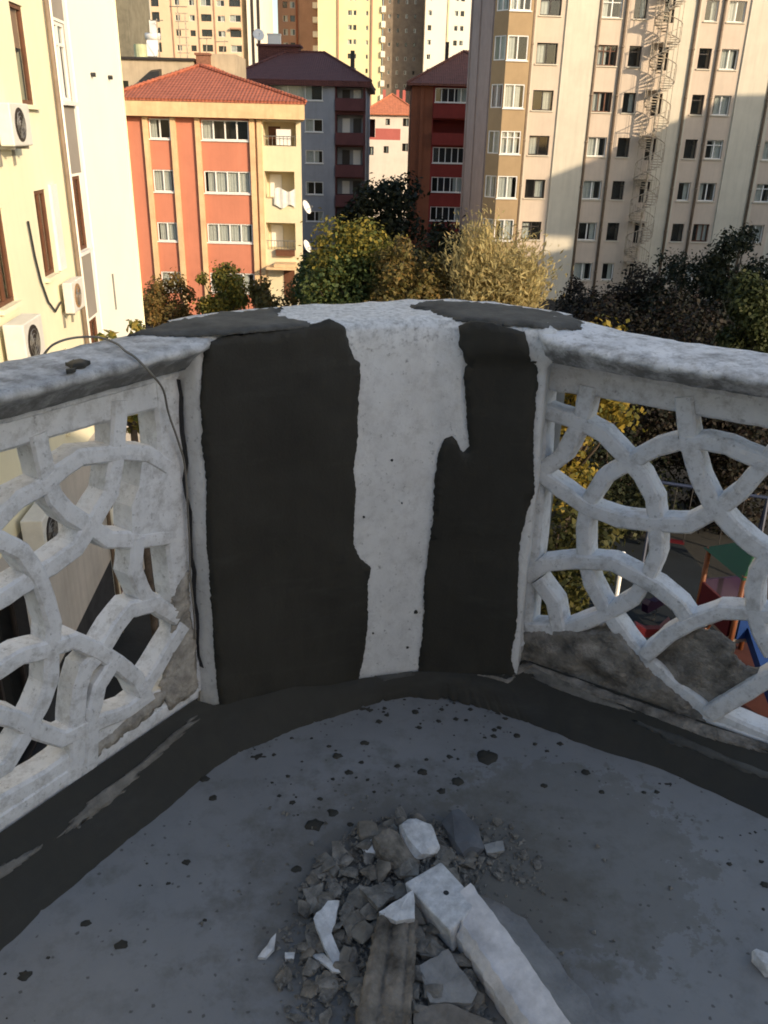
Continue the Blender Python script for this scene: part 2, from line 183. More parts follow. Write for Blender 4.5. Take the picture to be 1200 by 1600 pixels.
def mat_floor():
    m, nt, bs = nodes('balcony_screed')
    tc = nt.nodes.new('ShaderNodeTexCoord').outputs['Object']
    a = noise_n(nt, 2.2, 7, .65, tc); b = noise_n(nt, 14, 6, .7, tc); g = noise_n(nt, 120, 4, .7, tc)
    c = ramp(nt, a.outputs[0], [(.3, (.19, .193, .196)), (.7, (.245, .248, .25))]).outputs[0]
    f = ramp(nt, b.outputs[0], [(.50, (0, 0, 0)), (.75, (.55,)*3)]).outputs[0]
    c = mixc(nt, f, c, (.13, .128, .122))
    # earthy dust stain spread round the rubble heap
    sp = nt.nodes.new('ShaderNodeSeparateXYZ'); nt.links.new(tc, sp.inputs[0])
    vd = N(nt, 'ShaderNodeVectorMath', operation='DISTANCE'); nt.links.new(tc, vd.inputs[0]); vd.inputs[1].default_value = (.10, 1.28, 0)
    ad = N(nt, 'ShaderNodeMath', operation='MULTIPLY_ADD'); nt.links.new(b.outputs[0], ad.inputs[0]); ad.inputs[1].default_value = -.55
    nt.links.new(vd.outputs['Value'], ad.inputs[2])
    f3 = ramp(nt, ad.outputs[0], [(-.05, (.7,)*3), (.18, (0, 0, 0))]).outputs[0]
    c = mixc(nt, f3, c, (.115, .107, .093))
    vd2 = N(nt, 'ShaderNodeVectorMath', operation='DISTANCE'); nt.links.new(tc, vd2.inputs[0]); vd2.inputs[1].default_value = (.42, 1.42, 0)
    ad2 = N(nt, 'ShaderNodeMath', operation='MULTIPLY_ADD'); nt.links.new(b.outputs[0], ad2.inputs[0]); ad2.inputs[1].default_value = -.6
    nt.links.new(vd2.outputs['Value'], ad2.inputs[2])
    c = mixc(nt, ramp(nt, ad2.outputs[0], [(-.55, (.35,)*3), (.0, (0, 0, 0))]).outputs[0], c, (.125, .115, .09))
    n5 = noise_n(nt, 5.5, 5, .7, tc)
    f5 = ramp(nt, n5.outputs[0], [(.58, (0, 0, 0)), (.7, (.5,)*3)]).outputs[0]
    c = mixc(nt, f5, c, (.10, .098, .075))
    v = N(nt, 'ShaderNodeTexVoronoi', Scale=34.); nt.links.new(tc, v.inputs['Vector'])
    ps = N(nt, 'ShaderNodeMath', operation='MULTIPLY_ADD'); nt.links.new(g.outputs[0], ps.inputs[0]); ps.inputs[1].default_value = .35
    nt.links.new(v.outputs['Distance'], ps.inputs[2])
    f4 = ramp(nt, ps.outputs[0], [(.27, (.75,)*3), (.31, (0, 0, 0))]).outputs[0]
    c = mixc(nt, f4, c, (.07, .066, .06))
    nt.links.new(c, bs.inputs['Base Color'])
    bs.inputs['Roughness'].default_value = .72; bs.inputs['Specular IOR Level'].default_value = .35
    bump(nt, bs, g.outputs[0], .3, .002); bump(nt, bs, b.outputs[0], .35, .006); bump(nt, bs, a.outputs[0], .4, .02)
    return m

def mat_leaf(name, cols, trans=.35):
    m, nt, bs = nodes(name)
    geo = nt.nodes.new('ShaderNodeNewGeometry')
    stops = [(i/max(1, len(cols)-1), c) for i, c in enumerate(cols)]
    c = ramp(nt, geo.outputs['Random Per Island'], stops).outputs[0]
    nt.links.new(c, bs.inputs['Base Color']); bs.inputs['Roughness'].default_value = .6; bs.inputs['Specular IOR Level'].default_value = .25
    tr = nt.nodes.new('ShaderNodeBsdfTranslucent'); nt.links.new(c, tr.inputs[0])
    mx = nt.nodes.new('ShaderNodeMixShader'); mx.inputs[0].default_value = trans
    nt.links.new(bs.outputs[0], mx.inputs[1]); nt.links.new(tr.outputs[0], mx.inputs[2])
    nt.links.new(mx.outputs[0], nt.nodes['Material Output'].inputs[0])
    return m

def mat_glass():
    m, nt, bs = nodes('window_glass')
    t = nt.nodes.new('ShaderNodeBsdfTransparent'); t.inputs[0].default_value = (.72, .76, .76, 1)
    g = nt.nodes.new('ShaderNodeBsdfGlossy'); g.inputs['Roughness'].default_value = .04
    fz = N(nt, 'ShaderNodeLayerWeight', Blend=.5)
    pw_ = N(nt, 'ShaderNodeMath', operation='POWER'); nt.links.new(fz.outputs['Facing'], pw_.inputs[0]); pw_.inputs[1].default_value = 3.
    lw = N(nt, 'ShaderNodeMath', operation='MULTIPLY_ADD'); nt.links.new(pw_.outputs[0], lw.inputs[0]); lw.inputs[1].default_value = .7; lw.inputs[2].default_value = .07
    mx = nt.nodes.new('ShaderNodeMixShader')
    nt.links.new(lw.outputs[0], mx.inputs[0]); nt.links.new(t.outputs[0], mx.inputs[1]); nt.links.new(g.outputs[0], mx.inputs[2])
    nt.links.new(mx.outputs[0], nt.nodes['Material Output'].inputs[0])
    return m

def mat_tiles(name, col, row=.34, rib=.22):
    """clay roof tiles: ribs across the slope, courses up it, in object space (u, height)"""
    m, nt, bs = nodes(name)
    tc = nt.nodes.new('ShaderNodeTexCoord').outputs['Object']
    n = noise_n(nt, 2.2, 6, .7, tc); n2 = noise_n(nt, 9, 3, .6, tc)
    c = ramp(nt, n.outputs[0], [(.3, tuple(x*.72 for x in col)), (.7, tuple(x*1.2 for x in col))]).outputs[0]
    c = mixc(nt, ramp(nt, n2.outputs[0], [(.5, (0, 0, 0)), (.75, (.5,)*3)]).outputs[0], c, tuple(x*.5 for x in col))
    nt.links.new(c, bs.inputs['Base Color']); bs.inputs['Roughness'].default_value = .85
    sp = nt.nodes.new('ShaderNodeSeparateXYZ'); nt.links.new(tc, sp.inputs[0])
    h = None
    for ax, per in ((0, rib), (2, row*.45)):
        k = N(nt, 'ShaderNodeMath', operation='MULTIPLY'); nt.links.new(sp.outputs[ax], k.inputs[0]); k.inputs[1].default_value = 1/per
        fr = N(nt, 'ShaderNodeMath', operation='PINGPONG'); nt.links.new(k.outputs[0], fr.inputs[0]); fr.inputs[1].default_value = .5
        if h is None: h = fr.outputs[0]
        else:
            a = N(nt, 'ShaderNodeMath', operation='ADD'); nt.links.new(h, a.inputs[0]); nt.links.new(fr.outputs[0], a.inputs[1]); h = a.outputs[0]
    bump(nt, bs, h, .9, .07)
    return m

M_PAINT = mat_old_paint('old_white_paint', .55, .5)
M_STRIP = mat_old_paint('white_wall_paint', .28, .4, (.78, .78, .765), 1.0)
M_CAP = mat_coping('weathered_coping_paint', (.64, .635, .625), .05, .8)
M_CAPR = mat_coping('chalky_coping_paint', (.77, .775, .785), -.04, .85)
M_CEMENT = mat_cement()
M_FLOOR = mat_floor()
M_MORTAR = mat('rough_mortar', (.29, .262, .225), .95, .45, 16, 1., 60, .016)
M_STREAK = mat('dry_mortar_streak', (.20, .185, .16), .95, .3, 20, .8, 60, .006)
M_BREAK = mat('broken_plaster', (.40, .365, .315), .95, .35, 20, .9, 60, .01)
M_COPATCH = mat('coping_cement', (.088, .086, .078), .9, .35, 10, .5, 60, .005)
M_SHARDW = mat('white_plaster_break', (.62, .62, .62), .85, .26, 30, .7, 90, .006)
M_BEAM = mat('pinkish_plaster', (.66, .635, .625), .85, .2, 18, .7, 80, .006)
M_BEAM2 = mat('grey_plaster_side', (.25, .248, .244), .95, .22, 9, .7, 90, .006)
M_RUBBLE = mat('grey_rubble', (.235, .22, .195), .95, .4, 30, 1., 110, .006)
M_RUBBLE2 = mat('brown_rubble', (.21, .187, .155), .95, .4, 30, 1., 110, .006)
M_PLANK = mat('weathered_plank', (.205, .178, .145), .95, .5, 16, .9, 60, .008)
M_GLASS = mat_glass()
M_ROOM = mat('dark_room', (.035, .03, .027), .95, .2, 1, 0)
M_PVC = mat('white_pvc', (.74, .72, .68), .4, .03, 4, 0)
M_BROWNF = mat('brown_window_frame', (.13, .055, .03), .5, .15, 6, 0)
M_DARKF = mat('dark_window_frame', (.035, .028, .025), .5, .15, 6, 0)
M_CURTAIN = mat('white_curtain', (.66, .64, .58), .9, .08, 5, 0)
M_METAL = mat('grey_metal', (.28, .27, .25), .45, .12, 5, 0, metal=.6)
M_DARK = mat('dark_metal', (.03, .03, .032), .5, .2, 5, 0)
M_ACW = mat('ac_casing', (.66, .64, .58), .45, .06, 5, 0)
M_BARK = mat('bark', (.085, .065, .05), .95, .3, 9, .8, 30, .02)

# ------------------------------------------------------------------ mesh helpers
class MB:
    def __init__(s): s.v = []; s.f = []; s.m = []
    def add(s, vs, fs, mi=0):
        b = len(s.v); s.v += [tuple(v) for v in vs]
        s.f += [tuple(b+i for i in f) for f in fs]; s.m += [mi]*len(fs)
    def box(s, x0, x1, y0, y1, z0, z1, mi=0):
        s.add([(x0,y0,z0),(x1,y0,z0),(x1,y1,z0),(x0,y1,z0),(x0,y0,z1),(x1,y0,z1),(x1,y1,z1),(x0,y1,z1)],
              [(0,3,2,1),(4,5,6,7),(0,1,5,4),(1,2,6,5),(2,3,7,6),(3,0,4,7)], mi)
    def quad(s, a, b, c, d, mi=0): s.add([a, b, c, d], [(0,1,2,3)], mi)
    def tube(s, pts, rad, n=6, mi=0):
        pts = [Vector(p) for p in pts]; rs = rad if isinstance(rad, (list, tuple)) else [rad]*len(pts)
        vs = []
        for i, p in enumerate(pts):
            t = (pts[min(i+1, len(pts)-1)]-pts[max(i-1, 0)]).normalized()
            a = t.cross(Vector((0, 0, 1)) if abs(t.z) < .9 else Vector((1, 0, 0))).normalized(); b = t.cross(a)
            for k in range(n):
                an = 2*math.pi*k/n
                vs.append(p+(a*math.cos(an)+b*math.sin(an))*rs[i])
        fs = [(i*n+k, i*n+(k+1) % n, (i+1)*n+(k+1) % n, (i+1)*n+k) for i in range(len(pts)-1) for k in range(n)]
        fs += [tuple(range(n))[::-1], tuple((len(pts)-1)*n+k for k in range(n))]
        s.add(vs, fs, mi)
    def prism(s, poly, y0, y1, mi=0):
        """poly in (x, z), extruded from y0 to y1"""
        n = len(poly)
        vs = [(x, y0, z) for x, z in poly]+[(x, y1, z) for x, z in poly]
        s.add(vs, [tuple(range(n)), tuple(range(2*n-1, n-1, -1))]+[(i, n+i, n+(i+1) % n, (i+1) % n) for i in range(n)], mi)
    def mesh(s, name, mats, smooth=False):
        me = bpy.data.meshes.new(name); me.from_pydata(s.v, [], s.f)
        for m in (mats if isinstance(mats, (list, tuple)) else [mats]): me.materials.append(m)
        if len(set(s.m)) > 1 or (s.m and s.m[0]): me.polygons.foreach_set('material_index', s.m)
        bm = bmesh.new(); bm.from_mesh(me); bmesh.ops.recalc_face_normals(bm, faces=bm.faces); bm.to_mesh(me); bm.free()
        if smooth: me.polygons.foreach_set('use_smooth', [True]*len(me.polygons))
        me.update(); return me
    def build(s, name, mats, parent=None, smooth=False):
        return link(name, s.mesh(name, mats, smooth), parent)
def link(name, me, parent=None, loc=None, rot=0):
    o = bpy.data.objects.new(name, me); COL.objects.link(o)
    if parent is not None: o.parent = parent
    if loc is not None: o.location = loc
    if rot: o.rotation_euler = (0, 0, rot)
    return o
def tag(o, label, cat, group=None, kind=None):
    o['label'] = label; o['category'] = cat
    if group: o['group'] = group
    if kind: o['kind'] = kind
    return o
def thing(name, label, cat, loc=(0, 0, 0), rot=0, group=None):
    return tag(link(name, None, None, loc, rot), label, cat, group)
def structure(o): o['kind'] = 'structure'; return o
def fbm(p, sc, o=4): return noise.fractal(Vector(p)*sc, 1.0, 2.0, o)

# ------------------------------------------------------------------ ground
mb = MB(); mb.quad((-900,-900,G),(900,-900,G),(900,900,G),(-900,900,G))
structure(mb.build('ground', mat('street_ground', (.028, .027, .024), .95, .3, .35, .4, 6, .03)))
mb = MB(); mb.quad((2.5,9,G+.02),(16,9,G+.02),(14,19.5,G+.02),(4.5,19.5,G+.02))
structure(mb.build('playground_surface', mat('red_rubber', (.062, .018, .013), .9, .2, 1.5, .4, 30, .01)))
mb = MB(); mb.quad((4.6,17.2,G+.03),(9.5,18.2,G+.03),(9.2,24,G+.03),(5,24,G+.03))
structure(mb.build('playground_path', mat('blue_rubber', (.008, .012, .016), .9, .2, 1.5, .4, 30, .01)))
mb = MB(); mb.quad((6.5,24.5,G+.01),(16,24.5,G+.01),(17,30,G+.01),(7,30,G+.01))
structure(mb.build('pavement', mat('grey_pavement', (.024, .023, .021), .9, .2, 1.2, .4, 20, .01)))
# ------------------------------------------------------------------ building helpers
WCACHE = {}
def window_meshes(w, h, n, fm, transom):
    k = (round(w, 2), round(h, 2), n, fm.name, transom)
    if k in WCACHE: return WCACHE[k]
    t = min(.07, w*.07+.02); g = .003
    f = MB()
    f.box(g, t, 0, .07, g, h-g); f.box(w-t, w-g, 0, .07, g, h-g)
    f.box(t, w-t, 0, .07, g, t); f.box(t, w-t, 0, .07, h-t, h-g)
    for i in range(1, n): x = w*i/n; f.box(x-t*.6, x+t*.6, .004, .066, t, h-t)
    if transom: f.box(t, w-t, .008, .062, h*.72-t*.4, h*.72+t*.4)
    p = MB(); p.quad((t,.035,t),(w-t,.035,t),(w-t,.035,h-t),(t,.035,h-t))
    WCACHE[k] = (f.mesh('window', fm), p.mesh('pane', M_GLASS)); return WCACHE[k]
CCACHE = {}
def curtain_mesh(w, h):
    k = (round(w, 2), round(h, 2))
    if k not in CCACHE:
        mb = MB(); n = max(8, int(w/.05)); pts = [(w*i/n, .012*math.sin(i*1.9)+.01*math.sin(i*.7)) for i in range(n+1)]
        mb.add([(x, y, 0) for x, y in pts]+[(x, y, h) for x, y in pts], [(i, i+1, n+2+i, n+1+i) for i in range(n)])
        CCACHE[k] = mb.mesh('curtain', M_CURTAIN)
    return CCACHE[k]
SCACHE = {}
class Wall:
    """a wall plane of a building: u along it, z height above street, v = depth behind its face; (ox, oy) and rot in the building's frame"""
    def __init__(s, parent, ox=0., oy=0., rot=0.): s.p, s.ox, s.oy, s.rot = parent, ox, oy, rot
    def at(s, u, v): c, q = math.cos(s.rot), math.sin(s.rot); return (s.ox+u*c-v*q, s.oy+u*q+v*c)
    def put(s, name, me, u, v, z, parent=None):
        x, y = s.at(u, v)
        return link(name, me, s.p, (x, y, z), s.rot)
    def face(s, name, u0, u1, z0, z1, holes, mats, zone=None, depth=.5, room=None):
        """wall sheet with real openings, reveals and a dark room wall behind each"""
        us = sorted({u0, u1, *[a for h in holes for a in h[:2]], *([b for b in zone[0]] if zone else [])})
        zs = sorted({z0, z1, *[a for h in holes for a in h[2:4]], *([b for b in zone[1]] if zone else [])})
        us = [u for u in us if u0-1e-6 <= u <= u1+1e-6]; zs = [z for z in zs if z0-1e-6 <= z <= z1+1e-6]
        mb = MB(); nm = len(mats)
        for a, b in zip(us, us[1:]):
            for c, d in zip(zs, zs[1:]):
                cu, cz = (a+b)/2, (c+d)/2
                if any(h[0] < cu < h[1] and h[2] < cz < h[3] for h in holes): continue
                mb.quad((a,0,c),(b,0,c),(b,0,d),(a,0,d), zone[2](cu, cz) if zone else 0)
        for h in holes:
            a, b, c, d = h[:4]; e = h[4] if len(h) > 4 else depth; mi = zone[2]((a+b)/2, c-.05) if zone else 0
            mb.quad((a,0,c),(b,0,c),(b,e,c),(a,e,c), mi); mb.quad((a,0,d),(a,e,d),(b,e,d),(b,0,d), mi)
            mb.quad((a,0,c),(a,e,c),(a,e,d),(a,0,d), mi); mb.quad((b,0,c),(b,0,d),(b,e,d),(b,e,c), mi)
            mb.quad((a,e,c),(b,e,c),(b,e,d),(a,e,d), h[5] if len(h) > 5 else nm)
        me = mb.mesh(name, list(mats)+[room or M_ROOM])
        return s.put(name, me, 0, 0, 0)
    def window(s, u, z, w, h, n=2, fm=None, curtain=0, transom=False, v=.10, sill=True, sillm=None):
        f, p = window_meshes(w, h, n, fm or M_PVC, transom)
        o = s.put('window', f, u, v, z); link('pane', p, o)
        side = random.random() < .5
        if curtain:
            cw = round((w-.16)*curtain, 2); ch = h-.16
            link('curtain', curtain_mesh(cw, ch), o, (.08 if side else w-.08-cw, .16, .08))
        if sill:
            k = (round(w, 2), (sillm or M_PVC).name)
            if k not in SCACHE:
                mb = MB(); mb.box(-.07, w+.07, -v-.09, -v+.05, -.075, -.004); SCACHE[k] = mb.mesh('sill', sillm or M_PVC)
            link('sill', SCACHE[k], o)
        return o
def shell(parent, u0, u1, v0, v1, z0, z1, m, name='side_wall', front=False):
    mb = MB()
    mb.quad((u0,v0,z0),(u0,v0,z1),(u0,v1,z1),(u0,v1,z0)); mb.quad((u1,v0,z0),(u1,v1,z0),(u1,v1,z1),(u1,v0,z1))
    mb.quad((u0,v1,z0),(u0,v1,z1),(u1,v1,z1),(u1,v1,z0)); mb.quad((u0,v0,z1),(u1,v0,z1),(u1,v1,z1),(u0,v1,z1))
    if front: mb.quad((u0,v0,z0),(u1,v0,z0),(u1,v0,z1),(u0,v0,z1))
    return mb.build(name, m, parent)
def hip_roof(parent, u0, u1, v0, v1, ze, zr, m, ridge=None, fascia=.18, rear=None):
    w, d = u1-u0, v1-v0
    if ridge is None:
        k = min(w, d)/2
        ridge = ((u0+k, (v0+v1)/2), (u1-k, (v0+v1)/2)) if w > d else (((u0+u1)/2, v0+k), ((u0+u1)/2, v1-k))
    (a, b), (c, e) = ridge
    P = [(u0,v0,ze),(u1,v0,ze),(u1,v1,ze),(u0,v1,ze),(a,b,zr),(c,e,zr)]
    if rear: P[2] = (rear[0], rear[1], ze)
    mb = MB()
    if abs(a-c) > abs(b-e): fs = [(0,1,5,4),(1,2,5),(2,3,4,5),(3,0,4)]
    else: fs = [(0,1,4),(1,2,5,4),(2,3,5),(3,0,4,5)]
    mb.add(P, fs)
    mb.add([(x, y, ze-fascia) for x, y, _ in P[:4]]+P[:4], [(0,1,5,4),(1,2,6,5),(2,3,7,6),(3,0,4,7),(3,2,1,0)])
    o = mb.build('roof', m, parent)
    # ridge and hip caps
    cap = MB(); segs = [(P[4], P[5])]+([(P[0],P[4]),(P[3],P[4]),(P[1],P[5]),(P[2],P[5])] if abs(a-c) > abs(b-e) else [(P[0],P[4]),(P[1],P[4]),(P[2],P[5]),(P[3],P[5])])
    for p, q in segs:
        p, q = Vector(p), Vector(q); L = (q-p).length
        if L < .05: continue
        n = int(L/.38)+1
        for i in range(n):
            s0, s1 = p.lerp(q, i/n), p.lerp(q, min(1, (i+1.12)/n))
            cap.tube([s0+Vector((0,0,.02)), s1+Vector((0,0,.05))], [.10, .13], 6)
    cap.build('ridge_tiles', m, o)
    return o
def ac_unit(name, label, wall_o, u, v, z, w=.8, h=.6, d=.32, grp='air conditioners on the yellow apartment wall', face=None):
    """outdoor unit whose fan side faces away from the wall (-v)"""
    x, y = wall_o.at(u, v); px, py = wall_o.p.location.x, wall_o.p.location.y
    c, s = math.cos(wall_o.p.rotation_euler.z), math.sin(wall_o.p.rotation_euler.z)
    t = thing(name, label, 'air conditioner', (px+x*c-y*s, py+x*s+y*c, G+z), wall_o.p.rotation_euler.z+wall_o.rot, grp)
    mb = MB(); mb.box(0, w, -d-.1, -.1, 0, h); o = mb.build('casing', M_ACW, t)
    bv = o.modifiers.new('edge', 'BEVEL'); bv.width = .02; bv.segments = 2
    g = MB(); cx, cz, r = w*.42, h*.5, h*.40
    ring = [(cx+r*math.cos(a), cz+r*math.sin(a)) for a in [i*math.pi/10 for i in range(20)]]
    g.prism(ring, -d-.112, -d-.101); g.build('fan_grille', face or M_DARKF, t)
    f = MB()
    for k in range(3):
        a = k*2.094; f.add([(cx, -d-.116, cz), (cx+r*.85*math.cos(a), -d-.116, cz+r*.85*math.sin(a)), (cx+r*.85*math.cos(a+.7), -d-.122, cz+r*.85*math.sin(a+.7))], [(0,1,2)])
    for i in range(1, 4):
        rr = r*i/4; pts = [(cx+rr*math.cos(q*math.pi/8), -d-.118, cz+rr*math.sin(q*math.pi/8)) for q in range(17)]
        f.tube(pts, .006, 4)
    f.build('fan', M_METAL, t)
    b = MB()
    for q in (.12, w-.16): b.box(q, q+.04, -d-.06, 0, -.05, -.003); b.box(q, q+.04, -.04, 0, -.3, -.05)
    b.build('bracket', M_METAL, t)
    return t

# ------------------------------------------------------------------ right apartment block (pink and cream, spiral fire stair)
C_CREAM = mat('cream_render', (.57, .52, .42), .9, .06, .6, .15, 14, .01, .22)
C_PINK = mat('pink_render', (.545, .45, .36), .9, .06, .6, .15, 14, .01, .18)
C_BROWN = mat('brown_render', (.36, .255, .145), .9, .08, .8, .15, 14, .01, .15)
C_SHADED = mat('shaded_side_render', (.37, .295, .265), .9, .10, .7, .15, 14, .01, .3)  # darker copy of the pink, the side's shade put into the colour
C_PIPE = mat('brown_pipe', (.22, .165, .12), .7, .15, 4, 0)
rb = thing('apartment_block', 'tall pink and cream apartment block with drainpipes and a spiral fire stair, half in shadow', 'building', (9.962, 66, G), math.atan(.097))
H_R = 39.
W = Wall(rb)
zt = [17.16-2.89*k for k in range(-1, 7)]                    # window heads above street
cols = dict(A=(-.32, 1.45, 2), B=(3.96, 1.38, 2), C=(6.15, .90, 1), S=(8.25, .72, 1), D=(11.14, .90, 1), E=(12.76, 1.24, 2), F=(17.1, 1.2, 2), K=(20.2, 1.3, 2))
holes = []; spec = []
rng = random.Random(3)
for ci, (c, (u, w, n)) in enumerate(cols.items()):
    for k, z in enumerate(zt):
        h = 1.27 if c not in 'S' else 1.45
        holes.append((u, u+w, z-h, z, .8)); spec.append((c, k, u, z-h, w, h, n))
PINKS = [(-.5, 1.45), (3.9, 8.9), (10.9, 14.25), (17.0, 18.6), (20, 22)]
zone = ([a for p in PINKS for a in p], [], lambda u, z: 1 if any(a < u < b for a, b in PINKS) else 0)
W.face('wall', -3.35, 24, 0, H_R, holes, [C_CREAM, C_PINK], zone)
for c, k, u, z, w, h, n in spec:
    q = rng.random()
    if c == 'A': fm, cu, nn = (M_DARKF, .45, 2) if k < 6 else (M_BROWNF, 0, 1)
    elif c == 'B': fm, cu, nn = ((M_BROWNF, .5, 3) if k in (1, 2) else (M_PVC, rng.choice((.3, .5, .7)), 2))
    elif c in 'CD': fm, cu, nn = (M_DARKF if q < .8 else M_PVC), (.4 if q > .6 else 0), 1
    elif c == 'S': fm, cu, nn = M_DARKF, 0, 1
    elif c == 'E': fm, cu, nn = (M_BROWNF, .6, 3) if k in (5, 7) else (M_PVC, rng.choice((.3, .6, .9)), 2)
    else: fm, cu, nn = M_PVC, .6, 2
    W.window(u, z, w, h, nn, fm, cu, transom=(q < .35), v=.16, sill=(c != 'S'), sillm=C_CREAM)
for a, b in ((1.5, 3.7), (14.3, 16.4)):                        # cream bands stand proud of the window bays
    mb = MB(); mb.box(a, b, -.12, -.003, 0, H_R-.02); mb.build('wall_band', C_CREAM, rb)
for z in (3.0, 5.9, 8.75, 11.65, 14.55, 17.4, 20.3):
    pass
for u, v in ((-.72, -.13), (3.80, -.13), (5.62, -.13), (10.62, -.13), (12.45, -.13), (16.62, -.13)):
    mb = MB(); mb.tube([(u, v, 0), (u, v, H_R-.5)], .10, 8)
    for z in range(2, 38, 3): mb.tube([(u, v, z), (u, v, z+.12)], .125, 8)
    mb.build('drainpipe', C_PIPE, rb, smooth=True)
shell(rb, -3.35, 24, 0, 9.2, 0, H_R, C_SHADED, 'rear_wall')
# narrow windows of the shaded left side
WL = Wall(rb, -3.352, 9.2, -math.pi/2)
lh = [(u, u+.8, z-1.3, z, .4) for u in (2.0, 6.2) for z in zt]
mb_side = WL.face('left_wall', 0, 9.19, 0, H_R-.05, lh, [C_SHADED], room=M_ROOM)
for u, u2, z, z2, _ in lh: WL.window(u, z, .8, 1.3, 1, M_DARKF, 0, v=.12, sill=False)
for u in (.3, 3.9, 8.6):
    mb = MB(); mb.box(u, u+.35, -.10, -.004, 0, H_R-.1); x, y = WL.at(0, 0)
    o = mb.build('pilaster', C_SHADED, rb); o.location = (x, y, 0); o.rotation_euler = (0, 0, WL.rot)
# glazed bay at the left corner, brown breast panels between white windows
bt = [17.46-2.91*k for k in range(-1, 6)]; BH = 1.48
WB = Wall(rb, -2.62, -1.0, 0)
WC_ = Wall(rb, -3.38, -.02, -math.atan2(.98, .76)); LC = math.hypot(.76, .98)
fr_h = [(.04, 1.44, z-BH, z, .7) for z in bt]
zz = ([], [x for z in bt for x in (z-BH-.12, z+.1)], lambda u, z: 0)
WB.face('bay_front', 0, 1.62, 2, H_R-.3, fr_h, [C_BROWN])
WC_.face('bay_side', 0, LC, 2, H_R-.3, [(.12, LC-.1, z-BH, z, .7) for z in bt], [C_BROWN])
for k, z in enumerate(bt):
    WB.window(.04, z-BH, 1.40, BH, 2 if k % 3 else 3, M_PVC, (.5, .35, .85, .9, .8, .7, .2)[k], transom=(k in (3, 6)), v=.02)
    WC_.window(.12, z-BH, LC-.22, BH, 2, M_PVC, .7, v=.02, sill=False)
mb = MB(); mb.quad((-1.0,-1,2),(-1.0,0,2),(-1.0,0,H_R-.3),(-1.0,-1,H_R-.3))
mb.add([(-2.62,-1,2),(-1,-1,2),(-1,0,2),(-3.38,-.02,2)], [(0,1,2,3)]); mb.build('bay_return', C_CREAM, rb)
# spiral fire stair on the facade
st = thing('spiral_stair', 'rusty spiral fire stair standing against the pink and cream apartment block', 'stair',
           (9.962+8.15*.9953+1.35*.0965, 66+8.15*.0965-1.35*.9953, G))
M_RUST = mat('rusty_steel', (.42, .36, .28), .8, .35, 6, .3, 30, .01)
mb = MB(); mb.tube([(0,0,0),(0,0,23.5)], .09, 8); mb.build('pole', M_RUST, st)
mb = MB(); rl = MB(); pts = []; pts2 = []
for i in range(140):
    a = i*.42; z = .1+i*.166; ro = .92
    c0, s0, c1, s1 = math.cos(a), math.sin(a), math.cos(a+.44), math.sin(a+.44)
    mb.add([(.09*c0,.09*s0,z),(ro*c0,ro*s0,z),(ro*c1,ro*s1,z),(.09*c1,.09*s1,z),(.09*c0,.09*s0,z-.05),(ro*c0,ro*s0,z-.05),(ro*c1,ro*s1,z-.05),(.09*c1,.09*s1,z-.05)],
           [(0,1,2,3),(7,6,5,4),(0,4,5,1),(1,5,6,2),(2,6,7,3)])
    pts.append((ro*c0, ro*s0, z+1.0)); pts2.append((ro*c0, ro*s0, z-.03))
    rl.tube([(ro*c0, ro*s0, z-.03), (ro*c0, ro*s0, z+1.0)], .022, 4)
    if i % 3 == 0: rl.tube([(ro*c0, ro*s0, z+1.0), (ro*c0, ro*s0, z+2.4)], .018, 4)
mb.build('treads', M_RUST, st); rl.tube(pts, .028, 5); rl.tube(pts2, .035, 5); rl.build('handrail', M_RUST, st)
for k in range(1, 8):
    mb = MB(); mb.box(-.55, .55, .2, 1.3, k*2.89-.06, k*2.89); mb.build('landing', M_RUST, st)

# ------------------------------------------------------------------ red apartment house with hip roof
C_RED = mat('red_render', (.52, .195, .12), .9, .07, .6, .15, 14, .01, .15)
C_BAND = mat('ochre_trim', (.68, .47, .26), .9, .12, 1.2, .15, 14, .01, .35)
C_YEL = mat('yellow_render', (.68, .585, .39), .9, .06, .8, .15, 14, .01, .12)
T_RED = mat_tiles('red_roof_tiles', (.36, .105, .055))
rd = thing('red_house', 'red four storey apartment house with cream pilasters and hipped red roof', 'building', (-16.4, 57, G))
W = Wall(rd)
RW = 10.75; top = 11.95
def rz(k): return 9.33-3.09*k+1.35                             # head of window row k
rows = [10.70, 8.96-.0, 5.84, 2.78]
heads = [11.85, 8.96, 5.84, 2.78]; bots = [10.70, 7.65, 4.67, 1.5]
holes = []
for hd, b in zip(heads, bots):
    holes += [(1.47, 2.76, b, hd-.02, .6), (4.66, 7.55, b, hd-.02, .6)]
bal = [(8.42, 10.45, 10.45, 11.8, 1.5, 1), (8.42, 10.3, 7.4, 9.0, 1.5, 1), (8.42, 10.3, 4.3, 5.95, 1.5, 1)]
zone = ([8.0], [], lambda u, z: 1 if u > 8.0 else 0)
W.face('wall', -.25, RW, 0, top, holes+bal, [C_RED, C_YEL], zone)
mb = MB(); RB = RW-1.55
mb.quad((-.25,0,0),(-.25,0,top),(-.25,13,top),(-.25,13,0)); mb.quad((RW,0,0),(RB,13,0),(RB,13,top),(RW,0,top)); mb.quad((-.25,13,0),(-.25,13,top),(RB,13,top),(RB,13,0)); mb.quad((-.25,0,top),(RW,0,top),(RB,13,top),(-.25,13,top))
mb.build('side_wall', C_YEL, rd)
for k, (hd, b) in enumerate(zip(heads, bots)):
    W.window(1.47, b, 1.29, hd-.02-b, 2, M_PVC, (.3, .9, .95, .9)[k], v=.04)
    W.window(4.66, b, 2.89, hd-.02-b, 4, M_PVC, (.25, .95, .95, .9)[k], v=.04)
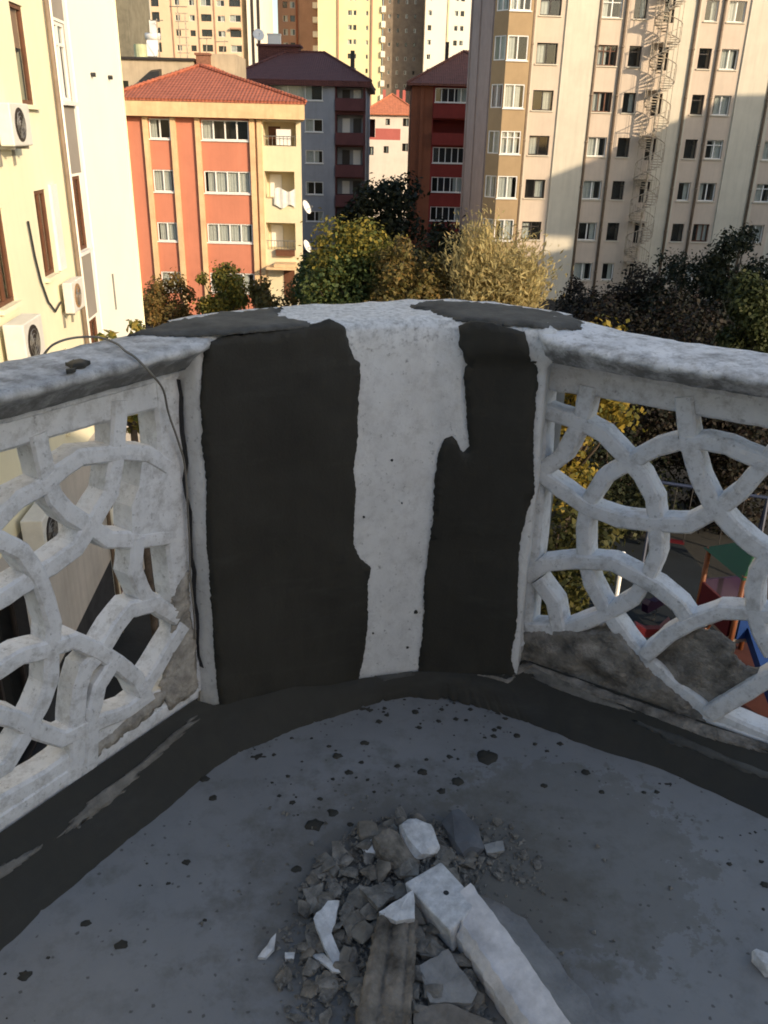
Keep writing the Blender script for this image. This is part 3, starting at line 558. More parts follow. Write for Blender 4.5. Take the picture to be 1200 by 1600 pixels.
for u, w in ((-.22, .36), (1.12, .3), (2.80, .32), (4.30, .30), (7.62, .32), (8.08, .28)):
    mb = MB(); mb.box(u, u+w, -.22, -.003, 0, top-.02); mb.build('pilaster', C_BAND, rd)
mb = MB(); eb = [(-.75,-.62),(RW+.30,-.62),(RB+.35,13.4),(-.75,13.4)]
mb.add([(x, y, top) for x, y in eb]+[(x, y, top+.82) for x, y in eb], [(3,2,1,0),(4,5,6,7),(0,1,5,4),(1,2,6,5),(2,3,7,6),(3,0,4,7)]); mb.build('eaves_band', C_BAND, rd)
hip_roof(rd, -.8, RW+.4, -.67, 13.5, top+.98, 15.1, T_RED, ((3.45, 6.4), (3.9, 7.6)), .14, (RB+.4, 13.5))
for k, (a, b, z0, z1, d, _) in enumerate(bal):
    mb = MB(); mb.box(a+.15, a+.9, d-.06, d-.02, z0+.01, z1-.25); mb.build('balcony_door', M_BROWNF if k == 0 else M_PVC, rd)
    mb = MB()
    if k != 1:
        for i in range(9): u = a+.1+i*(b-a-.2)/8; mb.tube([(u, .05, z0), (u, .05, z0+.55)], .015, 4)
        mb.tube([(a, .05, z0+.55), (b, .05, z0+.55)], .025, 5); mb.build('balcony_railing', M_METAL, rd)
mb = MB(); mb.box(9.2, 10.1, .3, .36, 10.5, 11.4); mb.build('balcony_screen', M_PVC, rd)
mb = MB(); mb.box(9.0, 10.35, -1.15, 0, 3.35, 3.55); mb.box(8.5, 10.4, -1.2, -.05, 3.2, 3.34); mb.build('entrance_canopy', C_BAND, rd)
mb = MB(); mb.box(9.5, 10.2, -.05, -.004, 1.1, 3.1); mb.build('entrance_door', M_BROWNF, rd)
# laundry sheet, planter
mb = MB(); n = 14; sheet = [(9.0+1.35*i/n, -.10-.03*math.sin(i*1.3), 0) for i in range(n+1)]
sv = [(x, y, 7.95+.12*math.sin(i*.5)) for i, (x, y, _) in enumerate(sheet)]+[(x, y-.05, 6.95+.12*math.cos(i*.6)) for i, (x, y, _) in enumerate(sheet)]
mb.add(sv, [(i, i+1, n+2+i, n+1+i) for i in range(n)]); mb.add([(x, y-.012, z) for x, y, z in sv], [(i, n+1+i, n+2+i, i+1) for i in range(n)])
o = mb.build('laundry_sheet', M_CURTAIN); o.location = rd.location; tag(o, 'white sheet hung over the middle balcony of the red house', 'laundry')
pl_ = thing('planter_box', 'brown flower box fixed under the lowest balcony of the red house', 'planter', (-16.4+9.05, 57, G+3.95))
mb = MB(); mb.box(0, 1.2, -.32, -.01, 0, .32); mb.box(-.03, 1.23, -.35, 0.0, .32, .38); mb.build('trough', M_BROWNF, pl_)
mb = MB(); mb.box(.03, 1.17, -.29, -.04, .381, .40); mb.build('soil', M_BARK, pl_)
def dish(name, label, loc, rz_, r=.4, group=None):
    t = thing(name, label, 'satellite dish', loc, rz_, group)
    mb = MB(); n = 14; vs = [(0, .12, 0)]
    for j in (1, 2, 3):
        for i in range(n): a = 2*math.pi*i/n; q = r*j/3; vs.append((q*math.cos(a), .12-.12*(j/3)**2, q*math.sin(a)))
    fs = [(0, 1+i, 1+(i+1) % n) for i in range(n)]+[(1+j*n+i, 1+(j+1)*n+i, 1+(j+1)*n+(i+1) % n, 1+j*n+(i+1) % n) for j in (0, 1) for i in range(n)]
    mb.add(vs, fs); o = mb.build('reflector', M_PVC, t, True); so_ = o.modifiers.new('t', 'SOLIDIFY'); so_.thickness = .015
    o.rotation_euler = (R(-25), 0, 0)
    mb = MB(); mb.tube([(0, .12, 0), (0, .35, -.05), (0, .35, -.5)], .025, 5); mb.tube([(0, .1, -r*.6), (0, -.35, .05)], .012, 4); mb.box(-.04, .04, -.40, -.33, .01, .09)
    mb.build('mount', M_METAL, t)
    return t
dish('satellite_dish', 'white dish on the right side of the red house, level with its laundry', (-16.4+RW+.25, 57.6, G+6.9), R(70), .45, 'dishes on the red house')
dish('satellite_dish', 'white dish low on the right side of the red house above the trees', (-16.4+RW+.25, 57.6, G+4.5), R(70), .42, 'dishes on the red house')

# ------------------------------------------------------------------ grey house behind
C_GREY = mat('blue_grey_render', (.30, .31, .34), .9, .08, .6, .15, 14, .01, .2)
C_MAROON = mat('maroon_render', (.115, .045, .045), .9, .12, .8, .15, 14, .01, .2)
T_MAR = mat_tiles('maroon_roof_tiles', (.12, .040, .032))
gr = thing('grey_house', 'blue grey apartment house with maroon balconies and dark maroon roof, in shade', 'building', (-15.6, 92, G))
W = Wall(gr)
wz = [(14.0, 15.4), (11.2, 12.36), (8.35, 9.53), (5.4, 6.61), (2.8, 3.8)]
holes = []
for k, (a, b) in enumerate(wz): holes.append((3.6, 8.65, a, b, .6) if k == 0 else (6.9, 8.65, a, b, .6)); 
for k, (a, b) in enumerate(wz[1:]): holes.append((3.6, 5.3, a, b, .6))
bz = [(13.3, 15.35), (10.25, 13.0-.2), (7.3, 9.9), (4.5, 7.0), (1.6, 4.2)]
bal = [(10.0, 12.6, a+.95, b, 1.4, 2) for a, b in bz]
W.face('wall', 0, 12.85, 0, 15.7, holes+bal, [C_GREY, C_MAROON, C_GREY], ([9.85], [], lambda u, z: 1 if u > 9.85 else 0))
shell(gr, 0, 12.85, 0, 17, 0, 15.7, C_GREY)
for k, (a, b) in enumerate(wz):
    if k == 0: W.window(3.6, a, 5.05, b-a, 3, M_PVC, .8, v=.04)
    else: W.window(6.9, a, 1.75, b-a, 2, M_PVC, (.0, .5, .8, .1, .3)[k], v=.04); W.window(3.6, a, 1.7, b-a, 2, M_PVC, .5, v=.04)
mb = MB(); mb.box(9.1, 9.8, -.15, -.003, 0, 15.6); mb.build('pilaster', C_GREY, gr)
for k, (a, b) in enumerate(bz):
    mb = MB(); mb.box(9.9, 12.7, -.75, -.003, a-.15, a+.95); mb.build('balcony_parapet', C_MAROON, gr)
    for j, u in enumerate((10.5, 11.6)):
        mb = MB(); mb.box(u, u+.75, 1.30, 1.37, a+.96, b-.3); mb.build('balcony_door', M_PVC if (j+k) % 2 else M_DARKF, gr)
hip_roof(gr, -.6, 13.4, -.7, 18, 15.75, 18.75, T_MAR, ((1.4+2.9, 8.6), (5.7+2.5, 8.6)), .5)
mb = MB(); mb.box(1.4, 5.6, 8.2, 10.5, 17.0, 19.2); o = mb.build('roof_block', T_MAR, gr)
mb = MB(); mb.box(1.2, 5.8, 8.0, 10.7, 19.2, 19.4); mb.build('roof_block_cap', C_MAROON, gr)
mb = MB(); mb.box(11.2, 11.6, 3, 3.4, 16, 18.6); mb.build('chimney', M_DARKF, gr)
dish('satellite_dish', 'large dark dish on the roof block of the grey house', (-15.6+1.5, 100, G+20.2), R(20), .6)
mb = MB(); mb.box(0, 1.3, 0, 1, 0, .9); mb.box(-.05, 1.35, -.05, 1.05, .9, 1.0); o = mb.build('roof_cabin', M_PVC); o.location = (-15.6+2.3, 100.7, G+19.4); tag(o, 'small white box beside the dish on the maroon roof', 'cabinet')

# ------------------------------------------------------------------ red brown house
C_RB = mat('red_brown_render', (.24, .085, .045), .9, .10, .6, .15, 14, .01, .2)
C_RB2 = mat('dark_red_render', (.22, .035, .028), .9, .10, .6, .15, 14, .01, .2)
br = thing('brown_house', 'red brown apartment house with white balcony windows beside the tall block, in shade', 'building', (1.75, 95, G))
W = Wall(br)
ww = [(14.2, 15.5), (8.55, 10.05), (5.75, 7.2), (2.9, 4.3)]
holes = [(2.35, 5.6, a, b, .6) for a, b in ww]+[(2.25, 5.6, 11.3, 12.6, 1.6, 1)]
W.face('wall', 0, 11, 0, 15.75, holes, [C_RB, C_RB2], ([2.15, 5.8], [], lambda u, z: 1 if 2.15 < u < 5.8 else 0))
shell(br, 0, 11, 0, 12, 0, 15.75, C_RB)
for k, (a, b) in enumerate(ww): W.window(2.35, a, 3.25, b-a, 5, M_PVC, (.3, .0, .3, .2)[k], v=.04)
for a in (10.25, 12.75): 
    mb = MB(); mb.box(2.2, 5.75, -.5, -.003, a, a+1.15); mb.build('balcony_parapet', C_RB2, br)
mb = MB(); mb.box(.9, 1.25, -.15, -.003, 0, 15.6); mb.build('pilaster', C_RB, br)
hip_roof(br, -.5, 11.6, -.6, 12.8, 15.85, 19.2, mat_tiles('brown_roof_tiles', (.20, .075, .05)), ((5.4, 5.9), (5.9, 6.4)), .2)
mb = MB(); mb.box(3.4, 3.75, 4.2, 4.6, 17, 19.9); mb.build('chimney', M_DARKF, br)

# ------------------------------------------------------------------ small house with light walls and orange roof, far
C_OFFW = mat('offwhite_render', (.66, .58, .50), .9, .06, .6, .1, 14, .01, .15)
C_ROSE = mat('rose_render', (.42, .12, .10), .9, .08, .6, .1, 14, .01, .15)
sm = thing('small_house', 'small cream and red house with bright orange tiled roof between two darker houses', 'building', (-4.0, 130, G))
W = Wall(sm)
holes = [(.35, 1.45, 10.6, 12.9, 1.2), (2.9, 3.5, 12.2, 13.0, .4), (5.3, 6.1, 12.1, 13.1, .4), (2.7, 3.4, 8.6, 9.5, .4), (.4, 1.3, 8.3, 9.4, .5), (5.3, 6.1, 8.9, 9.9, .4)]
W.face('wall', 0, 7.4, 0, 13.5, holes, [C_OFFW, C_ROSE], ([1.5, 5.0], [10.3, 11.75], lambda u, z: 1 if (1.5 < u < 5 and 10.3 < z < 11.75) or (u < 1.5 and 10.3 < z < 10.6) else 0))
shell(sm, 0, 7.4, 0, 9, 0, 13.5, C_OFFW)
for a, b, c, d, _ in holes[1:]: W.window(a, c, b-a, d-c, 1, M_DARKF, .4, v=.06, sill=False)
hip_roof(sm, -.5, 7.9, -.5, 9.5, 13.6, 16.2, mat_tiles('orange_roof_tiles', (.50, .17, .085)), None, .15)
for u in (2.4, 4.3, 5.2):
    mb = MB(); mb.box(u, u+.4, 3.6, 4.1, 14.8, 16.75); mb.build('chimney', C_ROSE, sm)

# ------------------------------------------------------------------ beige flat roofed building with roof clutter
C_BEIGE = mat('beige_render', (.46, .37, .26), .9, .10, .8, .15, 14, .01, .3)
be = thing('beige_building', 'beige flat roofed building with a dark parapet edge behind the red roof', 'building', (-24, 75, G))
W = Wall(be)
W.face('wall', 0, 8.2, 0, 16.1, [(2.45, 3.0, 13.4, 14.6, .5)], [C_BEIGE]); shell(be, 0, 8.2, 0, 9, 0, 16.1, C_BEIGE)
W.window(2.45, 13.4, .55, 1.2, 1, M_DARKF, 0, v=.1, sill=False)
mb = MB(); mb.box(-.1, 8.35, -.2, 9.1, 16.1, 16.28); mb.build('parapet_edge', M_DARKF, be)
mb = MB(); mb.add([(4.1,-.9,14.2),(5.7,-.9,14.2),(5.7,-.9,15.3),(4.9,-.9,15.2),(4.1,-.9,14.6),(4.1,0,14.2),(5.7,0,14.2),(5.7,0,15.5),(4.9,0,15.4),(4.1,0,14.8)], [(0,1,2,3,4),(0,5,6,1),(1,6,7,2),(2,7,8,3),(3,8,9,4),(4,9,5,0)]); mb.build('shadow_patch', M_DARK, be)  # dark block standing in for the shadow patch on the wall
mb = MB(); mb.box(8.4, 9.4, .3, 1.6, 13, 16.55); mb.box(8.3, 9.5, .2, 1.7, 16.55, 16.7); mb.build('chimney', mat('brown_brick', (.24, .11, .07), .95, .2, 6, .5, 25, .02), be)
mb = MB(); mb.box(9.42, 11.4, 1.0, 6, 0, 16.7); mb.build('annex', C_BEIGE, be)
wt = thing('water_tank', 'pale green water tank on the flat beige roof', 'water tank', (-20.8, 76.5, G+16.3))
mb = MB(); mb.tube([(0.45,.5,.1),(.45,.5,1.0)], .5, 14); mb.build('tank', mat('pale_green_plastic', (.42, .45, .27), .5, .1, 3, 0), wt)
mb = MB(); mb.box(-.1, 1.0, 0, 1, 0, .1); mb.build('stand', M_METAL, wt)
sh = thing('solar_heater', 'white solar water heater with a drum on top, on the beige roof', 'solar heater', (-20.3, 78, G+16.3))
mb = MB(); mb.add([(0,0,.25),(1.0,0,.25),(1.0,1.0,1.5),(0,1.0,1.5),(0,.08,.2),(1,.08,.2),(1,1.08,1.45),(0,1.08,1.45)], [(0,1,2,3),(7,6,5,4),(0,4,5,1),(1,5,6,2),(2,6,7,3),(3,7,4,0)]); mb.build('panel', M_PVC, sh)
mb = MB(); mb.tube([(-.1,1.1,1.75),(1.1,1.1,1.75)], .26, 12); mb.build('drum', M_PVC, sh, True)
mb = MB()
for x in (.05, .95): mb.tube([(x,1.1,0),(x,1.1,1.5)], .03, 5); mb.tube([(x,.02,0),(x,.02,.3)], .03, 5)
mb.build('stand', M_METAL, sh)
mb = MB(); mb.box(.3, .8, 1.0, 1.3, 2.0, 2.9); mb.build('header_tank', M_PVC, sh)
an = thing('antenna_mast', 'ladder-like antenna mast on the beige roof left of the chimney', 'antenna', (-16.9, 77, G+16.28))
mb = MB(); mb.tube([(-.28,0,0),(-.28,0,3.9)], .05, 5); mb.tube([(.28,0,0),(.28,0,3.2)], .05, 5)
for i in range(6): mb.tube([(-.5,0,.5+i*.55),(.5,0,.5+i*.55)], .03, 4)
mb.build('mast', M_RUST, an); mb = MB(); mb.tube([(-.9,0,3.7),(.5,0,3.7)], .025, 4)
for i in range(5): mb.tube([(-.8+i*.28,-.3,3.7),(-.8+i*.28,.3,3.7)], .02, 4)
mb.build('aerial', M_METAL, an)
for i, (x, h, lab) in enumerate(((-19.0, 2.9, 'thin aerial nearest the water tank on the beige roof'), (-15.2, 1.4, 'short aerial leaning above the brown chimney'), (-13.9, 1.2, 'short aerial right of the brown chimney'))):
    a = thing('roof_aerial', lab, 'antenna', (x, 77.5, G+(16.28 if i == 0 else 16.6)), 0, 'aerials on the beige roof')
    mb = MB(); mb.tube([(0,0,0),(.12*i,0,h)], .035, 5); mb.build('mast', M_RUST, a)
    mb = MB(); mb.tube([(-.5,0,h-.15),(.5,0,h-.1)], .025, 4)
    for k in range(4): mb.tube([(-.4+k*.27,-.25,h-.13),(-.4+k*.27,.25,h-.13)], .018, 4)
    mb.build('aerial', M_METAL, a)

# ------------------------------------------------------------------ towers at the back
def tower(name, label, x0, x1, Y, ztop, m, wins, depth=22, wm=None, extra=None):
    t = thing(name, label, 'tower block', (x0, Y, G))
    W = Wall(t)
    holes = [(u, u+w, z, z+h, .5) for u, z, w, h in wins]
    W.face('wall', 0, x1-x0, 0, ztop, holes, [m]); shell(t, 0, x1-x0, 0, depth, 0, ztop, wm or m)
    for (u, z, w, h) in wins:
        q = random.random()
        W.window(u, z, round(w, 2), h, 1 if w < 1.5 else 2, M_DARKF if q < .4 else M_PVC, .5 if q > .5 else 0, v=.12, sill=False)
    return t
C_T1 = mat('peach_render', (.66, .49, .33), .9, .06, .3, 0, streak=.12)
C_T3 = mat('pale_yellow_render', (.74, .63, .36), .9, .05, .3, 0, streak=.1)
C_T4 = mat('taupe_render', (.19, .155, .125), .9, .2, .9, 0, streak=.3)
C_T5 = mat('ivory_render', (.78, .72, .60), .9, .04, .3, 0)
C_T2 = mat('pink_brown_render', (.40, .235, .16), .9, .1, .3, 0, streak=.25)
C_OLIVE = mat('olive_grey_render', (.20, .18, .13), .9, .2, .6, 0, streak=.4)
# heights above street: 56.px row -> 28.7, 33 -> 31.4, 9 -> 34.2
rowz = [22.9+2.8*k for k in range(0, 8)]
wl = []
for z in rowz:
    wl += [(.3, z, 1.6, 1.8), (5.2, z+.3, 1.0, 1.1), (8.2, z+.3, 1.1, 1.1), (10.6, z+.3, 2.2, 1.3), (14.0, z+.3, 1.6, 1.1), (16.6, z+.3, 2.4, 1.3)]
t1 = tower('peach_tower', 'peach coloured tower block with rows of small windows, leftmost of the tall towers', -51.5, -32.6, 205, 62, C_T1, wl, 20)
mb = MB(); mb.box(18.95, 20.1, 2, 16, 0, 60); mb.build('side_fin', C_OLIVE, t1)
mb = MB(); mb.box(20.1, 23.4, 1, 18, 0, 60.5)
mb.build('stair_core', C_T5, t1)
for u in (20.9, 22.2): 
    mb = MB(); mb.box(u, u+.6, .93, .997, 18, 60); mb.build('stair_glazing', M_DARKF, t1)
mb = MB(); mb.box(16.7, 19.0, -.9, -.01, 30.2, 30.5); mb.build('awning', C_T2, t1)
for u in (4.4, 9.9, 13.3): 
    mb = MB(); mb.box(u, u+.25, -.15, -.004, 0, 61.5); mb.build('drainpipe', C_T2, t1)
sl_ = thing('grey_slab', 'grey olive high block just right of the white wall, far left', 'tower block', (-42, 130, G))
mb = MB(); mb.box(0, 6.3, 0, 12, 0, 45); mb.build('wall', C_OLIVE, sl_)
for u in (2.0, 4.3):
    mb = MB(); mb.box(u, u+.4, -.2, -.004, 0, 44.8); mb.build('pilaster', C_BEIGE, sl_)
wl = [(u, z+.3, 1.1, 1.3) for z in rowz for u in (1.2, 2.9)]
t2 = tower('pink_tower', 'pinkish brown tower block left of the pale yellow tower', -27.8, -15.5, 230, 64, C_T2, wl)
mb = MB(); mb.box(4.3, 4.7, -.5, -.004, 0, 63); mb.build('drainpipe', C_RB, t2)
for k in range(9):
    mb = MB(); mb.box(8.3, 11.0, -1.3, -.004, 22.4+k*2.95, 23.6+k*2.95); mb.build('balcony', C_T5, t2)
wl = []
for k, z in enumerate(rowz): wl += [(6.6, z+.3, .9, 1.0), (7.8, z+.3, .7, 1.0), (10.6, z+.3, .5, .9)]
t3 = tower('yellow_tower', 'pale yellow tower block with bumpy balcony edges at the centre of the skyline', -17.2, -3.2, 215, 64, C_T3, wl, 20)
for u in (4.3, 11.7):
    mb = MB(); mb.box(u, u+.35, -.3, -.004, 0, 63); mb.build('drainpipe', C_T2, t3)
for k in range(16):
    z = 9.0+k*2.9
    mb = MB(); mb.box(13.99, 14.9, -.6, 2.4, z, z+1.2); mb.build('balcony', C_T5, t3)
wl = [(u, z+.4, .5, .8) for z in rowz for u in (1.2, 3.1, 5.0, 6.9)]+[(u, z+.4-8.4, .5, .8) for z in rowz[:3] for u in (1.2, 3.1, 5.0, 6.9)]
t4 = tower('taupe_tower', 'dark taupe tower block between the yellow and the ivory towers', -2.9, 6.2, 219, 64, C_T4, wl, 20)
wl = [(u, z+.3, .8, 1.0) for z in rowz for u in (.6, 6.3, 7.6, 9.9)]+[(u, z+.3-8.4, .8, 1.0) for z in rowz[:3] for u in (.6, 6.3, 9.9)]
t5 = tower('ivory_tower', 'ivory tower block rising left of the pink apartment block', 6.3, 19, 212, 64, C_T5, wl, 20)
mb = MB(); mb.box(4.8, 5.1, -.2, -.004, 0, 63.5); mb.build('drainpipe', C_T3, t5)

# ------------------------------------------------------------------ left apartment building, its side wall close by
C_LY = mat('lemon_render', (.76, .70, .50), .9, .05, .5, .2, 18, .008, .10)
C_LW = mat('white_render', (.82, .79, .68), .9, .03, .5, .15, 18, .006)
C_LG = mat('grey_breast_panel', (.28, .25, .215), .9, .08, .9, .2, 18, .006)
ad = math.atan2(.9969, -.0783)
lb = thing('yellow_building', 'pale yellow and white apartment building with air conditioners, close on the left', 'building', (-5.06, 0, G), ad)
W = Wall(lb, 0, 0, 0)                                        # u runs away from the camera, v into the building (-x)
LT = 22.
w1 = [(16.05, 16.75, 11.73, 13.25, .3), (16.0, 16.70, 8.85, 10.34, .3), (13.5, 14.3, 8.75, 10.2, .3), (16.0, 16.7, 14.75, 16.2, .3), (16.0, 16.7, 5.9, 7.4, .3), (13.5, 14.3, 11.7, 13.2, .3), (13.4, 14.2, 5.8, 7.3, .3), (10.5, 11.3, 5.8, 7.3, .3), (10.5, 12.55, 1.1, 4.5, .5), (13.2, 14.2, .5, 1.95, .4), (7.6, 9.6, 1.1, 4.5, .5)]
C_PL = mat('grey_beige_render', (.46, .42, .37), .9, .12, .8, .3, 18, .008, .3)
W.face('yellow_wall', 4, 18.05, 0, LT, w1, [C_LY, C_PL, mat('dark_wall_base', (.035, .035, .037), .85, .3, 2, .4, 20, .01)], ([], [2.0, 5.2], lambda u, z: 2 if z < 2 else 1 if z < 5.2 else 0))  # lower wall is greyer, its foot near black
for i, (a, b, c, d, _) in enumerate(w1):
    W.window(a, c, round(b-a, 2), d-c, 1 if i == 0 else 2, M_BROWNF if i < 8 else M_DARKF, .0 if i != 1 else .4, v=.03 if i < 8 else .2, sillm=C_LY)
mb = MB(); mb.box(16.12, 16.68, .10, .135, 12.6, 13.2); mb.build('blind', mat('peach_blind', (.55, .33, .2), .9, .05, 3, 0), lb)
mb = MB(); mb.box(16.86, 17.25, -.06, -.004, 8.85, 10.4); mb.build('shutter', M_PVC, lb)
# recessed strip of windows and grey breast panels
st_h = [(18.55, 19.45, 11.85, 13.25, .3), (18.55, 19.35, 8.98, 10.45, .3), (18.55, 19.4, 6.0, 7.5, .3), (18.55, 19.4, .6, 2.6, .3), (18.55, 19.4, 14.8, 16.2, .3)]
W2 = Wall(lb, 0, .03, 0)
zb = [3, 5.9, 7.55, 8.92, 10.5, 11.8, 13.3, 14.7, 16.3]
W2.face('window_strip', 18.05, 19.75, 0, LT, st_h, [C_LW, C_LG], ([18.5, 19.5], zb, lambda u, z: 1 if 18.5 < u < 19.5 and any(a < z < b for a, b in ((3, 5.9), (7.55, 8.92), (10.5, 11.8), (13.3, 14.7))) else 0))
for i, (a, b, c, d, _) in enumerate(st_h):
    W2.window(a, c, round(b-a, 2), d-c, 2, M_PVC if i in (0, 4) else M_BROWNF, .5 if i in (0, 4) else 0, transom=(i == 0), v=.02)
mb = MB(); mb.quad((18.05,0,0),(18.05,.03,0),(18.05,.03,LT),(18.05,0,LT)); mb.quad((19.75,0,0),(19.75,0,LT),(19.75,.03,LT),(19.75,.03,0)); mb.build('strip_return', C_LW, lb)
W3 = Wall(lb, 0, 0, 0)
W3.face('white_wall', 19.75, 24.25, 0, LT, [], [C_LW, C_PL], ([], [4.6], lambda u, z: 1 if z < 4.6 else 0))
shell(lb, 4, 24.25, -.05, 9, 0, LT, C_LY)
for u, z in ((21.14, 12.44), (22.85, 12.47)):
    mb = MB(); mb.tube([(u,-.001,z),(u,-.10,z)], .045, 8); mb.build('vent_pipe', M_DARK, lb)
mb = MB(); mb.box(21.1, 21.16, -.03, -.002, 7.3, 8.15); mb.build('vent_slot', M_METAL, lb)
mb = MB(); mb.tube([(18.0,-.07,0),(18.0,-.07,LT)], .05, 8); mb.build('drainpipe', C_PIPE, lb, True)
mb = MB(); mb.tube([(18.3,-.03,0),(18.3,-.03,LT)], .05, 8); mb.build('drainpipe', C_LW, lb, True)
mb = MB()
hp = [(15.35, 9.9), (15.45, 9.3), (15.6, 8.85), (15.85, 8.45), (16.2, 8.2), (16.6, 8.3)]
mb.tube([(u, -.04, z) for u, z in hp], .02, 6); o = mb.build('hose', M_DARK); o.location = lb.location; o.rotation_euler = lb.rotation_euler
tag(o, 'black hose looping down the yellow wall to the middle air conditioner', 'hose')
ac_unit('air_conditioner', 'white air conditioner below the upper wooden window of the yellow wall', W, 14.35, 0, 11.1, .95, .62, .22)
ac_unit('air_conditioner', 'air conditioner with tan fan under the middle window, beside the drainpipe', W, 16.6, 0, 8.08, .85, .58, .18, face=mat('tan_grille', (.33, .2, .1), .7, .1, 3, 0))
ac_unit('air_conditioner', 'air conditioner at the lower left edge of the yellow wall, just above the coping', W, 13.2, 0, 7.85, .95, .72, .32)
ac_unit('air_conditioner', 'air conditioner lowest on the yellow wall, seen through the left lattice', W, 12.6, 0, 4.75, .95, .75, .36)

# ------------------------------------------------------------------ own building and an added neighbour, both unseen, shaped to cast the shade
ow = thing('own_building', 'unseen building the balcony belongs to, behind the viewer, pale and stepped for the light', 'building', (-11, -4, G))
W = Wall(ow, 30, 0, math.pi)
C_OWN = mat('own_render', (.76, .75, .73), .9, .05, .6, .15, 14, .01, .1)  # unseen wall kept near white to bounce light onto the balcony
OT = 14.5
hl = [(19, 20, 10.02, 12.1, .3), (16.2, 17.6, 10.9, 12.2, .3), (6, 7.4, 10.9, 12.2, .3), (10, 11.4, 10.9, 12.2, .3), (23.5, 24.9, 10.9, 12.2, .3)]
W.face('wall', 10, 30, 0, OT, hl[:2]+hl[3:], [C_OWN]); W.face('tall_wall', 0, 10, 0, 16.0, hl[2:3], [C_OWN])  # right end raised so its shadow covers the lower yellow wall
for i, (a, b, c, d, _) in enumerate(hl): W.window(a, c, round(b-a, 2), d-c, 1 if i == 0 else 2, M_PVC, .5, v=.12, sill=(i > 0))
shell(ow, 0, 20, -9, -.001, 0, OT, C_OWN); shell(ow, 20, 30, -9, -.001, 0, 16.0, C_OWN, 'tall_side_wall')
mb = MB(); mb.box(-.3, 19.98, -9.4, .15, OT+.002, OT+.15); mb.box(20.02, 30.3, -9.4, .15, 16.002, 16.15); mb.build('roof', C_OWN, ow)
nb = thing('shadow_caster', 'unseen gabled block added off to the right, shaped to throw the stepped shadow', 'building', (-10*-.70711, -10*.70711, G), R(45))
mb = MB()
pf = [(36.0, 0)]+[(36.0, SHADE_PROFILE[2][1]-G)]+[(SHADE_PROFILE[2][0], SHADE_PROFILE[2][1]-G)]+[(w, z-G) for w, z in SHADE_PROFILE[3:]]+[(80, SHADE_PROFILE[-1][1]-G), (80, 0)]  # unseen caster, roofline worked back from the stepped shadow
mb.prism(pf, -9, 0); mb.build('wall', C_CREAM, nb)
# ------------------------------------------------------------------ trees
def tree(name, label, x, y, zt, r, rz, leafm, n=3500, ls=.2, seed=0, zb=None, clumps=16, kind='leaf', cat='tree', group=None, core=.55):
    rg = np.random.default_rng(seed)
    t = thing(name, label, cat, (x, y, G), 0, group)
    cz = zt-rz
    cl = []
    for i in range(clumps):
        d = rg.normal(size=3); d /= np.linalg.norm(d); k = core+rg.random()*(1-core)*.75
        cl.append((d*np.array([r, r, rz])*k+np.array([0, 0, cz-G]), (.17+.30*rg.random())*r))
    cl.append((np.array([0, 0, cz-G]), r*.5))
    mb = MB()
    hb = max(.4, cz-G-rz*.7)
    tr = .05+.035*r
    mb.tube([(0,0,-.1),(.05*r,0,hb*.5),(0,.04*r,hb),(0,0,cz-G+rz*.3)], [tr*1.3, tr, tr*.8, tr*.25], 8); mb.build('trunk', M_BARK, t, True)
    mb = MB()
    for c, cr in cl[:-1]:
        st_ = np.array([0, 0, hb+(c[2]-hb)*.25]); mid = st_*.5+c*.5+np.array([0, 0, -.08*r])
        mb.tube([tuple(st_), tuple(mid), tuple(c)], [tr*.45, tr*.28, tr*.1], 5)
    mb.build('limbs', M_BARK, t, True)
    w = np.array([c[1]**2 for c in cl]); w /= w.sum()
    idx = rg.choice(len(cl), n, p=w)
    cen = np.array([c[0] for c in cl])[idx]; rad = np.array([c[1] for c in cl])[idx]
    d = rg.normal(size=(n, 3)); d /= np.linalg.norm(d, axis=1)[:, None]
    pos = cen+d*(rad*(.4+.75*rg.random(n)**.7+(rg.random(n) < .12)*rg.random(n)*.7))[:, None]
    nrm = d*.8+rg.normal(size=(n, 3))*.6+np.array([0, 0, .4]); nrm /= np.linalg.norm(nrm, axis=1)[:, None]
    if kind == 'wisp':
        ax = (pos-np.array([0, 0, cz-G-rz*1.2])); ax /= np.linalg.norm(ax, axis=1)[:, None]; ax += rg.normal(size=(n, 3))*.28
        asp = 4.2
    else: ax = rg.normal(size=(n, 3)); asp = 1.6
    a = np.cross(nrm, ax); a /= np.linalg.norm(a, axis=1)[:, None]; b = np.cross(a, nrm)
    if kind == 'wisp': pos = pos+ax/np.linalg.norm(ax, axis=1)[:, None]*(rg.random(n)**2.5*r*.55)[:, None]
    s = ls*(.5+1.0*rg.random(n))[:, None]
    hl = b*s*.5*asp**.5; hw = a*s*.5/asp**.5; fold = nrm*s*.10
    V = np.stack([pos-hl, pos+hw+fold, pos+hl, pos-hw+fold], 1).reshape(-1, 3)
    me = bpy.data.meshes.new('crown'); me.vertices.add(4*n); me.vertices.foreach_set('co', V.ravel())
    me.loops.add(4*n); me.loops.foreach_set('vertex_index', np.arange(4*n)); me.polygons.add(n)
    me.polygons.foreach_set('loop_start', np.arange(0, 4*n, 4)); me.polygons.foreach_set('loop_total', np.full(n, 4))
    me.materials.append(leafm); me.update(); link('crown', me, t)
    return t
L_GREEN = mat_leaf('green_leaves', [(.042, .072, .024), (.07, .10, .03), (.10, .115, .03), (.035, .055, .02)])
L_YGREEN = mat_leaf('yellowing_leaves', [(.065, .085, .022), (.15, .15, .03), (.28, .21, .035), (.08, .095, .026), (.34, .25, .04)])
L_OLIVE = mat_leaf('olive_leaves', [(.07, .07, .022), (.14, .115, .035), (.19, .14, .04), (.09, .075, .03), (.20, .12, .035)])
